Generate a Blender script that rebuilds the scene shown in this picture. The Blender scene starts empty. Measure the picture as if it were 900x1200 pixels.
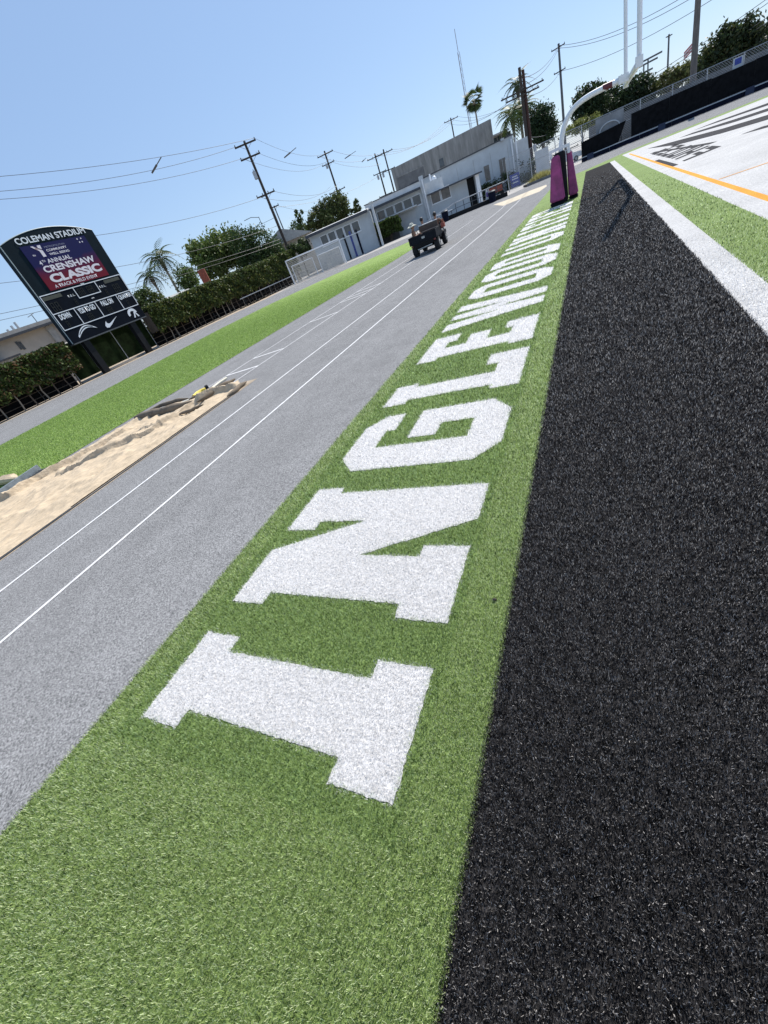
import bpy, bmesh, math, random
import numpy as np
from mathutils import Vector, Matrix
random.seed(7)
rng = np.random.default_rng(11)
SC = bpy.context.scene
COL = SC.collection
R = math.radians

# ---------------------------------------------------------------- camera
# world: X to the right along the end line's normal, Y along the end line, Z up, metres
PITCH, ROLL, HEAD, FPX, EYE = 0.573918, -0.403526, -0.612519, 470.43, 1.68
def _axes():
    cp, sp = math.cos(PITCH), math.sin(PITCH)
    w = Vector((math.sin(HEAD) * cp, math.cos(HEAD) * cp, -sp))
    r = Vector((math.cos(HEAD), -math.sin(HEAD), 0))
    u = r.cross(w)
    c, s = math.cos(ROLL), math.sin(ROLL)
    return c * r + s * u, -s * r + c * u, w
CR, CU, CW = _axes()
CAM = Vector((0, 0, EYE))
cam_data = bpy.data.cameras.new('camera')
cam = bpy.data.objects.new('camera', cam_data)
COL.objects.link(cam)
m3 = Matrix((CR, CU, -CW)).transposed()
cam.matrix_world = Matrix.Translation(CAM) @ m3.to_4x4()
cam_data.sensor_fit = 'VERTICAL'
cam_data.sensor_height = 24.0
cam_data.sensor_width = 18.0
cam_data.lens = 24.0 * FPX / 1200.0
cam_data.clip_start = 0.05
cam_data.clip_end = 6000
SC.camera = cam

# ---------------------------------------------------------------- sky, sun, exposure
SUN_AZ, SUN_EL = math.atan2(0.131, 1.0), R(47)
w = bpy.data.worlds.new('World'); SC.world = w
w.use_nodes = True
nt = w.node_tree
sky = nt.nodes.new('ShaderNodeTexSky')
sky.sky_type = 'NISHITA'; sky.sun_disc = False
sky.sun_elevation = SUN_EL; sky.sun_rotation = SUN_AZ
sky.altitude = 0; sky.air_density = 1.0; sky.dust_density = 0.25; sky.ozone_density = 1.5
bgn = nt.nodes['Background']
bgn.inputs['Strength'].default_value = 0.09
mixn = nt.nodes.new('ShaderNodeMix'); mixn.data_type = 'RGBA'    # thin even summer veil over the clear-sky model
mixn.inputs['Factor'].default_value = 0.5
for i_ in mixn.inputs:
    if i_.type == 'RGBA' and i_.name == 'A': nt.links.new(sky.outputs[0], i_)
    if i_.type == 'RGBA' and i_.name == 'B': i_.default_value = (4.0, 6.0, 9.6, 1)
for o_ in mixn.outputs:
    if o_.type == 'RGBA': nt.links.new(o_, bgn.inputs['Color'])
sd = bpy.data.lights.new('sun', 'SUN'); sd.energy = 5.0; sd.angle = R(0.5); sd.color = (1.0, 0.955, 0.89)
so = bpy.data.objects.new('sun', sd); COL.objects.link(so)
sdir = Vector((math.sin(SUN_AZ) * math.cos(SUN_EL), math.cos(SUN_AZ) * math.cos(SUN_EL), math.sin(SUN_EL)))
so.rotation_euler = sdir.to_track_quat('Z', 'Y').to_euler()
so.location = sdir * 60
SC.view_settings.view_transform = 'Standard'
SC.view_settings.look = 'None'
SC.view_settings.exposure = 0.32
SC.view_settings.gamma = 1.0
SC.view_settings.use_curve_mapping = False

# ---------------------------------------------------------------- survey helpers (pixel of the 900x1200 photo -> place at a chosen distance)
def ray(px, py):
    return CR * ((px - 450) / FPX) - CU * ((py - 600) / FPX) + CW
def ground(px, py, z=0.0):
    d = ray(px, py); return CAM + d * ((z - EYE) / d.z)
def at(px, py, rg):
    """point on the pixel's ray at horizontal range rg"""
    d = ray(px, py); return CAM + d * (rg / math.hypot(d.x, d.y))
def mpp(P):
    return (P - CAM).dot(CW) / FPX
class Wall:
    """upright plane through p0 whose horizontal direction is turned by ang; local x along it, local -y towards the field"""
    def __init__(s, p0, ang):
        s.p0 = Vector((p0[0], p0[1], 0)); s.a = ang
        s.e = Vector((math.cos(ang), math.sin(ang), 0)); s.n = Vector((math.sin(ang), -math.cos(ang), 0))
    def __call__(s, px, py, d=0.0):
        r_ = ray(px, py); t = (s.p0 + s.n * d - CAM).dot(s.n) / r_.dot(s.n)
        P = CAM + r_ * t
        return (P - s.p0).dot(s.e), P.z

# ---------------------------------------------------------------- object helpers
def tag(o, label=None, cat=None, group=None, kind=None):
    if label: o['label'] = label
    if cat: o['category'] = cat
    if group: o['group'] = group
    if kind: o['kind'] = kind
    return o
def thing(name, label, cat, loc=(0, 0, 0), rz=0.0, group=None):
    o = bpy.data.objects.new(name, None); COL.objects.link(o)
    o.empty_display_size = 0.2
    o.location = loc; o.rotation_euler = (0, 0, rz)
    return tag(o, label, cat, group)
def copy_tree(o, parent=None):
    c = o.copy(); COL.objects.link(c)
    if parent: c.parent = parent
    for ch in list(o.children): copy_tree(ch, c)
    return c
class MB:
    def __init__(s): s.v = []; s.f = []
    def add(s, vs, fs, M=None):
        b = len(s.v)
        for p in vs:
            p = Vector(p)
            s.v.append(tuple(M @ p if M is not None else p))
        for f in fs: s.f.append(tuple(i + b for i in f))
        return s
    def box(s, c, d, M=None, rz=0.0):
        x, y, z = d[0] / 2, d[1] / 2, d[2] / 2
        vs = [(-x, -y, -z), (x, -y, -z), (x, y, -z), (-x, y, -z), (-x, -y, z), (x, -y, z), (x, y, z), (-x, y, z)]
        T = Matrix.Translation(Vector(c)) @ Matrix.Rotation(rz, 4, 'Z')
        if M is not None: T = M @ T
        return s.add(vs, [(0, 3, 2, 1), (4, 5, 6, 7), (0, 1, 5, 4), (1, 2, 6, 5), (2, 3, 7, 6), (3, 0, 4, 7)], T)
    def b2(s, lo, hi):
        return s.box([(a + b) / 2 for a, b in zip(lo, hi)], [abs(b - a) for a, b in zip(lo, hi)])
    def tube(s, pts, r, n=8, caps=True, flat=None):
        pts = [Vector(p) for p in pts]
        rs = r if isinstance(r, (list, tuple)) else [r] * len(pts)
        b = len(s.v); prev = None
        for i, p in enumerate(pts):
            t = (pts[min(i + 1, len(pts) - 1)] - pts[max(i - 1, 0)])
            t = t.normalized() if t.length > 1e-9 else Vector((0, 0, 1))
            if prev is None:
                a = t.cross(Vector((0, 0, 1)))
                if a.length < 1e-3: a = t.cross(Vector((1, 0, 0)))
            else: a = prev - t * prev.dot(t)
            a.normalize(); prev = a; c = t.cross(a)
            for k in range(n):
                q = 2 * math.pi * k / n
                s.v.append(tuple(p + (a * math.cos(q) + c * math.sin(q)) * rs[i]))
        for i in range(len(pts) - 1):
            for k in range(n):
                k2 = (k + 1) % n
                s.f.append((b + i * n + k, b + i * n + k2, b + (i + 1) * n + k2, b + (i + 1) * n + k))
        if caps:
            s.f.append(tuple(b + k for k in reversed(range(n))))
            s.f.append(tuple(b + (len(pts) - 1) * n + k for k in range(n)))
        return s
    def prism(s, poly, h, M):
        """poly in local xy, extruded to z=h, placed by M"""
        n = len(poly)
        vs = [(x, y, 0) for x, y in poly] + [(x, y, h) for x, y in poly]
        fs = [tuple(reversed(range(n))), tuple(range(n, 2 * n))] + [(i, (i + 1) % n, n + (i + 1) % n, n + i) for i in range(n)]
        return s.add(vs, fs, M)
    def ball(s, c, r, n=10, m=7, sc=(1, 1, 1)):
        vs = []; fs = []
        for j in range(m + 1):
            t = math.pi * j / m
            for k in range(n):
                q = 2 * math.pi * k / n
                vs.append((c[0] + r * sc[0] * math.sin(t) * math.cos(q), c[1] + r * sc[1] * math.sin(t) * math.sin(q), c[2] + r * sc[2] * math.cos(t)))
        for j in range(m):
            for k in range(n):
                fs.append((j * n + k, (j + 1) * n + k, (j + 1) * n + (k + 1) % n, j * n + (k + 1) % n))
        return s.add(vs, fs)
    def mesh(s, name, mat, smooth=False):
        me = bpy.data.meshes.new(name); me.from_pydata(s.v, [], s.f); me.update()
        if mat is not None: me.materials.append(mat)
        if smooth:
            me.shade_smooth()
            try: me.set_sharp_from_angle(angle=R(40))
            except Exception: pass
        return me
    def build(s, name, mat, parent=None, smooth=False, loc=None):
        o = bpy.data.objects.new(name, s.mesh(name, mat, smooth)); COL.objects.link(o)
        if parent is not None: o.parent = parent
        if loc is not None: o.location = loc
        return o
def np_mesh(name, V, k, mat, cols=None, parent=None):
    """V: (n*k,3) vertices of n separate k-gons; cols (n,3) one colour per face"""
    n = len(V) // k
    me = bpy.data.meshes.new(name)
    me.vertices.add(n * k); me.loops.add(n * k); me.polygons.add(n)
    me.vertices.foreach_set('co', np.ascontiguousarray(V, dtype=np.float32).ravel())
    me.loops.foreach_set('vertex_index', np.arange(n * k, dtype=np.int32))
    me.polygons.foreach_set('loop_start', np.arange(0, n * k, k, dtype=np.int32))
    me.update(calc_edges=True)
    if cols is not None:
        a = me.color_attributes.new('col', 'FLOAT_COLOR', 'POINT')
        c4 = np.ones((n * k, 4), np.float32); c4[:, :3] = np.repeat(cols, k, 0)
        a.data.foreach_set('color', c4.ravel())
    me.materials.append(mat)
    o = bpy.data.objects.new(name, me); COL.objects.link(o)
    if parent is not None: o.parent = parent
    return o
def flat(name, loops, z, mat, parent=None):
    """flat sheet from outlines in xy (inner outlines are holes)"""
    cu = bpy.data.curves.new(name, 'CURVE'); cu.dimensions = '2D'; cu.fill_mode = 'BOTH'
    for lp in loops:
        sp = cu.splines.new('POLY'); sp.points.add(len(lp) - 1)
        for p, q in zip(sp.points, lp): p.co = (q[0], q[1], 0, 1)
        sp.use_cyclic_u = True
    return curve_to_mesh(cu, name, mat, parent, Matrix.Translation((0, 0, z)))
def curve_to_mesh(cu, name, mat, parent=None, M=None):
    t = bpy.data.objects.new('tmp', cu); COL.objects.link(t)
    dg = bpy.context.evaluated_depsgraph_get(); dg.update()
    me = bpy.data.meshes.new_from_object(t.evaluated_get(dg))
    bpy.data.objects.remove(t); bpy.data.curves.remove(cu)
    if M is not None: me.transform(M)
    # faces of a flat sheet look up
    me.materials.clear(); me.materials.append(mat); me.name = name
    o = bpy.data.objects.new(name, me); COL.objects.link(o)
    if parent is not None: o.parent = parent
    return o
def text(name, s, w_, h_, mat, parent, M, ext=0.004, bold=0.0, shear=0.0, sp=1.0):
    """lettering scaled into a w_ x h_ box whose lower left corner is M's origin"""
    cu = bpy.data.curves.new(name, 'FONT'); cu.body = s; cu.size = 1; cu.offset = bold; cu.shear = shear; cu.space_character = sp
    o = curve_to_mesh(cu, name, mat, parent)
    me = o.data; n = len(me.vertices)
    co = np.empty(n * 3, np.float32); me.vertices.foreach_get('co', co); co = co.reshape(-1, 3)
    lo, hi = co.min(0), co.max(0)
    co[:, 0] = (co[:, 0] - lo[0]) / (hi[0] - lo[0]) * w_
    co[:, 1] = (co[:, 1] - lo[1]) / (hi[1] - lo[1]) * h_
    co[:, 2] = 0
    me.vertices.foreach_set('co', co.ravel()); me.transform(M); me.update()
    return o

def split_loose(o):
    """each loose piece of a lettering becomes an object of its own"""
    b = bmesh.new(); b.from_mesh(o.data); seen = set(); groups = []
    for v in b.verts:
        if v in seen: continue
        st = [v]; g = []
        seen.add(v)
        while st:
            q = st.pop(); g.append(q)
            for e in q.link_edges:
                w_ = e.other_vert(q)
                if w_ not in seen: seen.add(w_); st.append(w_)
        groups.append(g)
    for g in groups:
        ix = {v: i for i, v in enumerate(g)}; gs = set(g)
        fs = [tuple(ix[v] for v in f.verts) for f in b.faces if f.verts[0] in gs]
        mm = MB(); mm.add([tuple(v.co) for v in g], fs); mm.build('letter', o.data.materials[0], o.parent)
    b.free(); bpy.data.objects.remove(o)

# ---------------------------------------------------------------- materials
def mat(name, col, rough=0.6, var=0.12, scale=6.0, detail=4.0, bump=0.0, bscale=None, metal=0.0, col2=None, spec=0.5, stretch=(1, 1, 1), emit=0.0, lo=0.35, hi=0.65):
    m = bpy.data.materials.new(name); m.use_nodes = True
    t = m.node_tree; N = t.nodes; L = t.links
    p = N['Principled BSDF']
    p.inputs['Roughness'].default_value = rough; p.inputs['Metallic'].default_value = metal
    p.inputs['Specular IOR Level'].default_value = spec
    tc = N.new('ShaderNodeTexCoord'); mp = N.new('ShaderNodeMapping'); mp.inputs['Scale'].default_value = stretch
    L.new(tc.outputs['Object'], mp.inputs[0])
    nz = N.new('ShaderNodeTexNoise'); nz.inputs['Scale'].default_value = scale; nz.inputs['Detail'].default_value = detail
    nz.inputs['Roughness'].default_value = 0.65
    L.new(mp.outputs[0], nz.inputs['Vector'])
    cr = N.new('ShaderNodeValToRGB')
    a = col2 if col2 else tuple(c * (1 - var) for c in col)
    b = col if col2 else tuple(min(1, c * (1 + var)) for c in col)
    cr.color_ramp.elements[0].position = lo; cr.color_ramp.elements[1].position = hi
    cr.color_ramp.elements[0].color = (*a, 1); cr.color_ramp.elements[1].color = (*b, 1)
    L.new(nz.outputs['Fac'], cr.inputs[0]); L.new(cr.outputs[0], p.inputs['Base Color'])
    if bump:
        n2 = N.new('ShaderNodeTexNoise'); n2.inputs['Scale'].default_value = bscale or scale * 3; n2.inputs['Detail'].default_value = 3
        L.new(mp.outputs[0], n2.inputs['Vector'])
        bp = N.new('ShaderNodeBump'); bp.inputs['Strength'].default_value = min(1, bump); bp.inputs['Distance'].default_value = 0.02
        L.new(n2.outputs['Fac'], bp.inputs['Height']); L.new(bp.outputs[0], p.inputs['Normal'])
    if emit:
        L.new(cr.outputs[0], p.inputs['Emission Color']); p.inputs['Emission Strength'].default_value = emit
    return m
def leafmat(name, trans=0.35, rough=0.5, spec=0.3):
    m = bpy.data.materials.new(name); m.use_nodes = True
    t = m.node_tree; N = t.nodes; L = t.links
    p = N['Principled BSDF']; p.inputs['Roughness'].default_value = rough; p.inputs['Specular IOR Level'].default_value = spec
    at_ = N.new('ShaderNodeAttribute'); at_.attribute_name = 'col'
    L.new(at_.outputs['Color'], p.inputs['Base Color'])
    if trans:
        tr = N.new('ShaderNodeBsdfTranslucent'); L.new(at_.outputs['Color'], tr.inputs['Color'])
        mx = N.new('ShaderNodeMixShader'); mx.inputs[0].default_value = trans
        L.new(p.outputs[0], mx.inputs[1]); L.new(tr.outputs[0], mx.inputs[2])
        L.new(mx.outputs[0], N['Material Output'].inputs['Surface'])
    return m
def turfmat(name, dark, light, scale=55.0, mottled=0.10, spec=0.12):
    """short pile seen as a surface: fine fibre speckle over broad, faint patches"""
    m = bpy.data.materials.new(name); m.use_nodes = True
    t = m.node_tree; N = t.nodes; L = t.links; p = N['Principled BSDF']
    p.inputs['Roughness'].default_value = 0.9; p.inputs['Specular IOR Level'].default_value = spec
    tc = N.new('ShaderNodeTexCoord')
    a = N.new('ShaderNodeTexNoise'); a.inputs['Scale'].default_value = scale; a.inputs['Detail'].default_value = 5; a.inputs['Roughness'].default_value = 0.8
    b = N.new('ShaderNodeTexNoise'); b.inputs['Scale'].default_value = 0.9; b.inputs['Detail'].default_value = 5
    L.new(tc.outputs['Object'], a.inputs['Vector']); L.new(tc.outputs['Object'], b.inputs['Vector'])
    cr = N.new('ShaderNodeValToRGB'); cr.color_ramp.elements[0].position = 0.36; cr.color_ramp.elements[1].position = 0.66
    cr.color_ramp.elements[0].color = (*dark, 1); cr.color_ramp.elements[1].color = (*light, 1)
    L.new(a.outputs['Fac'], cr.inputs[0])
    hs = N.new('ShaderNodeHueSaturation'); mr = N.new('ShaderNodeMapRange')
    mr.inputs['From Min'].default_value = 0.3; mr.inputs['From Max'].default_value = 0.7
    mr.inputs['To Min'].default_value = 1 - mottled; mr.inputs['To Max'].default_value = 1 + mottled
    L.new(b.outputs['Fac'], mr.inputs['Value']); L.new(mr.outputs[0], hs.inputs['Value']); L.new(cr.outputs[0], hs.inputs['Color'])
    L.new(hs.outputs[0], p.inputs['Base Color'])
    bp = N.new('ShaderNodeBump'); bp.inputs['Strength'].default_value = 0.7; bp.inputs['Distance'].default_value = 0.02
    L.new(a.outputs['Fac'], bp.inputs['Height']); L.new(bp.outputs[0], p.inputs['Normal'])
    return m
M = {}
M['turf_green'] = turfmat('green_turf', (0.075, 0.12, 0.03), (0.30, 0.40, 0.135))
M['turf_infield'] = turfmat('infield_turf', (0.12, 0.19, 0.04), (0.31, 0.42, 0.12), 14, 0.16)
M['turf_white'] = turfmat('white_turf', (0.36, 0.35, 0.34), (0.61, 0.60, 0.58), 22, 0.10)
M['turf_letter'] = turfmat('white_letter_turf', (0.46, 0.45, 0.44), (0.82, 0.80, 0.785), 60, 0.05)
M['turf_black'] = turfmat('black_turf', (0.005, 0.005, 0.005), (0.055, 0.052, 0.052), 24, 0.2, spec=0.02)
M['turf_orange'] = turfmat('orange_turf', (0.55, 0.22, 0.03), (0.85, 0.40, 0.06))
M['turf_logo'] = turfmat('charcoal_turf', (0.02, 0.02, 0.022), (0.095, 0.093, 0.095), 20, spec=0.03)
M['blade'] = leafmat('turf_blade', 0.38, 0.45, 0.35)
M['blade_black'] = leafmat('black_turf_blade', 0.32, 0.5, 0.12)
M['leaf'] = leafmat('leaf', 0.3, 0.55, 0.3)
M['concrete'] = mat('concrete', (0.33, 0.31, 0.285), 0.85, 0.14, 1.5, 6, 0.3, 40)
M['dirt'] = mat('dry_dirt', (0.40, 0.32, 0.23), 0.95, 0.3, 2.5, 8, 0.5, 30)
M['track_line'] = mat('white_track_paint', (0.66, 0.65, 0.64), 0.8, 0.16, 9, 6)
M['faint_line'] = mat('worn_track_paint', (0.42, 0.43, 0.44), 0.8, 0.15, 12, 5)
M['patch'] = mat('beige_patch', (0.52, 0.44, 0.32), 0.9, 0.15, 3, 6)
M['white'] = mat('white_paint', (0.76, 0.77, 0.78), 0.38, 0.05, 5, 4)
M['offwhite'] = mat('offwhite_stucco', (0.52, 0.535, 0.54), 0.85, 0.08, 1.2, 7, 0.25, 30)
M['stucco'] = mat('blue_white_stucco', (0.47, 0.50, 0.515), 0.85, 0.08, 0.8, 7, 0.25, 30)
M['stucco_tan'] = mat('tan_stucco', (0.44, 0.40, 0.35), 0.9, 0.1, 0.7, 7, 0.25, 30)
M['raw_concrete'] = mat('streaked_concrete', (0.27, 0.255, 0.235), 0.9, 0.3, 1.2, 8, 0.3, 20, stretch=(1, 1, 0.18))
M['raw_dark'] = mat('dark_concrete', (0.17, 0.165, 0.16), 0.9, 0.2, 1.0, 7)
M['roof_edge'] = mat('dark_fascia', (0.05, 0.055, 0.065), 0.6, 0.2, 4)
M['roof_grey'] = mat('grey_roofing', (0.36, 0.35, 0.33), 0.8, 0.15, 3, 6)
M['roof_white'] = mat('white_roofing', (0.60, 0.59, 0.57), 0.7, 0.08, 2, 6)
M['glass'] = mat('dark_window_glass', (0.045, 0.055, 0.065), 0.12, 0.4, 0.9, 3, spec=0.8)
M['glass_brown'] = mat('shaded_window_glass', (0.10, 0.09, 0.085), 0.15, 0.35, 0.9, 3, spec=0.7)
M['blackpaint'] = mat('black_paint', (0.008, 0.009, 0.011), 0.55, 0.2, 6, spec=0.2)
M['blackcloth'] = mat('black_windscreen', (0.010, 0.010, 0.011), 0.9, 0.35, 2.2, 6, 0.3, 4, spec=0.05)
M['navy'] = mat('navy_padding', (0.006, 0.008, 0.020), 0.7, 0.3, 3, 5, spec=0.1)
M['board_navy'] = mat('scoreboard_navy', (0.006, 0.014, 0.020), 0.6, 0.15, 1.5, 5, spec=0.08)
M['board_dark'] = mat('score_panel_dark', (0.003, 0.006, 0.012), 0.6, 0.2, 2, 4, spec=0.08)
M['digit_off'] = mat('unlit_digits', (0.025, 0.026, 0.022), 0.5, 0.3, 20, spec=0.2)
M['trim_white'] = mat('white_trim', (0.80, 0.81, 0.82), 0.5, 0.04, 5)
M['purple'] = mat('purple_vinyl', (0.30, 0.040, 0.155), 0.5, 0.3, 3.5, 6, 0.2, 9)
M['galv'] = mat('galvanised_steel', (0.42, 0.43, 0.44), 0.45, 0.15, 8, metal=0.5)
M['steel_dark'] = mat('dark_steel', (0.10, 0.105, 0.11), 0.5, 0.2, 8, metal=0.3)
M['aluminium'] = mat('weathered_aluminium', (0.28, 0.31, 0.32), 0.45, 0.25, 9, 6, metal=0.4)
M['wood_pole'] = mat('tarred_wood', (0.045, 0.034, 0.027), 0.85, 0.4, 5, 7, 0.4, 14, stretch=(3, 3, 0.3))
M['wood_red'] = mat('red_brown_wood', (0.060, 0.026, 0.019), 0.85, 0.4, 5, 7, 0.4, 14, stretch=(3, 3, 0.3))
M['wood_grey'] = mat('weathered_wood', (0.15, 0.13, 0.115), 0.85, 0.3, 5, 7, 0.4, 14, stretch=(3, 3, 0.3))
M['insul'] = mat('insulator', (0.09, 0.08, 0.075), 0.3, 0.2, 9)
M['wire'] = mat('cable', (0.05, 0.052, 0.058), 0.5, 0.1, 9)
M['bark'] = mat('bark', (0.11, 0.085, 0.065), 0.9, 0.35, 6, 7, 0.5, 16, stretch=(2, 2, 0.5))
M['bark_pale'] = mat('pale_bark', (0.27, 0.235, 0.19), 0.9, 0.3, 6, 7, 0.5, 16, stretch=(2, 2, 0.5))
M['burlap'] = mat('burlap_tarp', (0.50, 0.395, 0.27), 0.9, 0.16, 7, 8, 0.9, 14, stretch=(2.2, .7, 1))
M['burlap_dark'] = mat('dark_brown_burlap', (0.17, 0.132, 0.092), 0.9, 0.3, 4, 8, 0.35, 30)
M['yellow'] = mat('yellow_paint', (0.75, 0.58, 0.10), 0.5, 0.1, 8)
M['orange_red'] = mat('orange_red_plastic', (0.33, 0.075, 0.045), 0.5, 0.2, 6)
M['blue'] = mat('blue_print', (0.028, 0.055, 0.30), 0.45, 0.25, 8)
M['tyre'] = mat('tyre_rubber', (0.016, 0.016, 0.017), 0.8, 0.3, 14)
M['rim'] = mat('pale_rim', (0.45, 0.44, 0.40), 0.45, 0.1, 8)
M['cart_body'] = mat('dark_blue_black_plastic', (0.009, 0.011, 0.016), 0.6, 0.2, 5, spec=0.15)
M['seat_brown'] = mat('tan_vinyl', (0.105, 0.075, 0.06), 0.6, 0.2, 6)
M['skin'] = mat('skin', (0.36, 0.19, 0.12), 0.55, 0.08, 10)
M['shirt_brown'] = mat('brown_shirt', (0.20, 0.105, 0.065), 0.85, 0.15, 12)
M['shirt_dark'] = mat('charcoal_shirt', (0.035, 0.035, 0.04), 0.85, 0.15, 12)
M['cloth_white'] = mat('white_cloth', (0.72, 0.71, 0.69), 0.85, 0.06, 12)
M['straw'] = mat('pale_straw', (0.74, 0.69, 0.55), 0.8, 0.12, 30)
M['hair'] = mat('dark_hair', (0.018, 0.014, 0.012), 0.6, 0.3, 20)
M['red'] = mat('flag_red', (0.5, 0.05, 0.05), 0.7, 0.1, 8)
M['brick_red'] = mat('chimney_brick', (0.27, 0.075, 0.045), 0.85, 0.3, 9)
M['net'] = mat('net_cord', (0.55, 0.55, 0.53), 0.8, 0.1, 9)
M['mulch'] = mat('dark_soil', (0.055, 0.045, 0.035), 0.95, 0.4, 5, 7, 0.5, 30)
M['banner'] = mat('grey_banner', (0.24, 0.245, 0.25), 0.8, 0.2, 1.2, 5)

def trackmat():
    m = bpy.data.materials.new('grey_track_rubber'); m.use_nodes = True
    t = m.node_tree; N = t.nodes; L = t.links; p = N['Principled BSDF']
    p.inputs['Roughness'].default_value = 0.95; p.inputs['Specular IOR Level'].default_value = 0.04
    tc = N.new('ShaderNodeTexCoord')
    def nz(sc, dt, stretch=None):
        n = N.new('ShaderNodeTexNoise'); n.inputs['Scale'].default_value = sc; n.inputs['Detail'].default_value = dt; n.inputs['Roughness'].default_value = 0.75
        if stretch:
            mp = N.new('ShaderNodeMapping'); mp.inputs['Scale'].default_value = stretch
            L.new(tc.outputs['Object'], mp.inputs[0]); L.new(mp.outputs[0], n.inputs['Vector'])
        else: L.new(tc.outputs['Object'], n.inputs['Vector'])
        return n
    a = nz(85, 2.5); b = nz(0.35, 6, (2.2, 0.5, 1)); c = nz(2.2, 5)
    cr = N.new('ShaderNodeValToRGB'); cr.color_ramp.elements[0].position = 0.33; cr.color_ramp.elements[1].position = 0.68
    cr.color_ramp.elements[0].color = (0.075, 0.075, 0.076, 1); cr.color_ramp.elements[1].color = (0.37, 0.365, 0.36, 1)
    L.new(a.outputs['Fac'], cr.inputs[0])
    e_ = nz(0.16, 4, (1.6, 0.6, 1)); cr2 = N.new('ShaderNodeValToRGB'); cr2.color_ramp.elements[0].position = 0.30; cr2.color_ramp.elements[1].position = 0.42
    cr2.color_ramp.elements[0].color = (0.80, 0.80, 0.80, 1); cr2.color_ramp.elements[1].color = (1, 1, 1, 1); L.new(e_.outputs['Fac'], cr2.inputs[0])
    ad = N.new('ShaderNodeMath'); ad.operation = 'ADD'; L.new(b.outputs['Fac'], ad.inputs[0]); L.new(c.outputs['Fac'], ad.inputs[1])
    mr = N.new('ShaderNodeMapRange'); mr.inputs['From Min'].default_value = 0.75; mr.inputs['From Max'].default_value = 1.25
    mr.inputs['To Min'].default_value = 0.86; mr.inputs['To Max'].default_value = 1.12
    L.new(ad.outputs[0], mr.inputs['Value'])
    hs = N.new('ShaderNodeHueSaturation'); L.new(mr.outputs[0], hs.inputs['Value']); L.new(cr.outputs[0], hs.inputs['Color'])
    mu = N.new('ShaderNodeMix'); mu.data_type = 'RGBA'; mu.blend_type = 'MULTIPLY'; mu.inputs[0].default_value = 1.0
    L.new(hs.outputs[0], mu.inputs[6]); L.new(cr2.outputs[0], mu.inputs[7]); L.new(mu.outputs[2], p.inputs['Base Color'])
    bp = N.new('ShaderNodeBump'); bp.inputs['Strength'].default_value = 0.5; bp.inputs['Distance'].default_value = 0.006
    L.new(a.outputs['Fac'], bp.inputs['Height']); L.new(bp.outputs[0], p.inputs['Normal'])
    return m
M['track'] = trackmat()

# ================================================================= SETTING
def struct(o): o['kind'] = 'structure'; return o
bm = MB(); bm.add([(-2500, -2500, -0.014), (2500, -2500, -0.014), (2500, 2500, -0.014), (-2500, 2500, -0.014)], [(0, 1, 2, 3)])
struct(bm.build('ground', M['concrete']))
outer = [(-37.2, -60), (-37.2, 18), (-37.0, 24), (-36.3, 31), (-35.2, 38), (-34.0, 44), (-31.5, 48.3), (-28, 51), (-23.5, 54), (-17.5, 57.0), (-11.5, 58.5), (-8.0, 62), (-6.8, 66), (-4.2, 66.5), (-3.0, 70), (70, 70), (70, -60)]
struct(flat('running_track', [outer], -0.008, M['track']))
# dry dirt verge under the hedges and the scoreboard
struct(flat('dirt_verge', [[(-37.25, -30), (-37.25, 18), (-37.05, 24), (-36.35, 31), (-35.25, 38), (-34.05, 44), (-31.6, 48.4), (-29, 51), (-30, 62), (-48, 62), (-48, -30)]], -0.010, M['dirt']))

XB0, XB1 = -2.66, -0.44            # lettered band
XK1 = 1.19                          # black strip ends, white line starts
XW1, XG1, XE1, XO1 = 1.50, 2.15, 2.45, 2.57
YN, YF = -9.0, 45.6
def rect(x0, x1, y0, y1): return [(x0, y0), (x1, y0), (x1, y1), (x0, y1)]
band = struct(flat('sideline_turf', [rect(XB0, XB1, YN, 46.6)], 0.0, M['turf_green']))
blackstrip = struct(flat('black_turf_strip', [rect(XB1, XK1, YN, 43.6)], 0.0, M['turf_black']))
whiteline = struct(flat('white_boundary_line', [rect(XK1, XW1, YN, 43.6)], 0.0, M['turf_white']))
struct(flat('green_turf_strip', [rect(XW1, XG1, YN, 44.6)], 0.0, M['turf_green']))
struct(flat('far_green_turf', [[(XB1, 43.6), (XW1, 43.6), (XW1, 44.6), (XG1, 44.6), (XG1, 47.2), (70, 47.2), (70, 50.2), (XG1, 50.2), (XB1, 46.6)]], 0.0, M['turf_green']))
struct(flat('white_end_line', [rect(XG1, XE1, YN, 44.6)], 0.0, M['turf_white']))
struct(flat('orange_line', [rect(XE1, XO1, YN, 44.6)], 0.0, M['turf_orange']))
endz = struct(flat('end_zone_turf', [[(XO1, YN), (70, YN), (70, 47.2), (XG1, 47.2), (XG1, 44.6), (XO1, 44.6)]], 0.0, M['turf_white']))

# end-zone graphics (charcoal on white), lying on the white turf
def mark(loops, z=0.004, m='turf_logo', nm='turf_mark', parent=None):
    return flat(nm, loops, z, M[m], parent or endz)
mark([rect(2.56, 2.72, 21.6, 27.6)], 0.006)
mark([rect(2.6, 60, 14.18, 14.26)], 0.004, 'turf_orange', 'turf_line')
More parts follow.
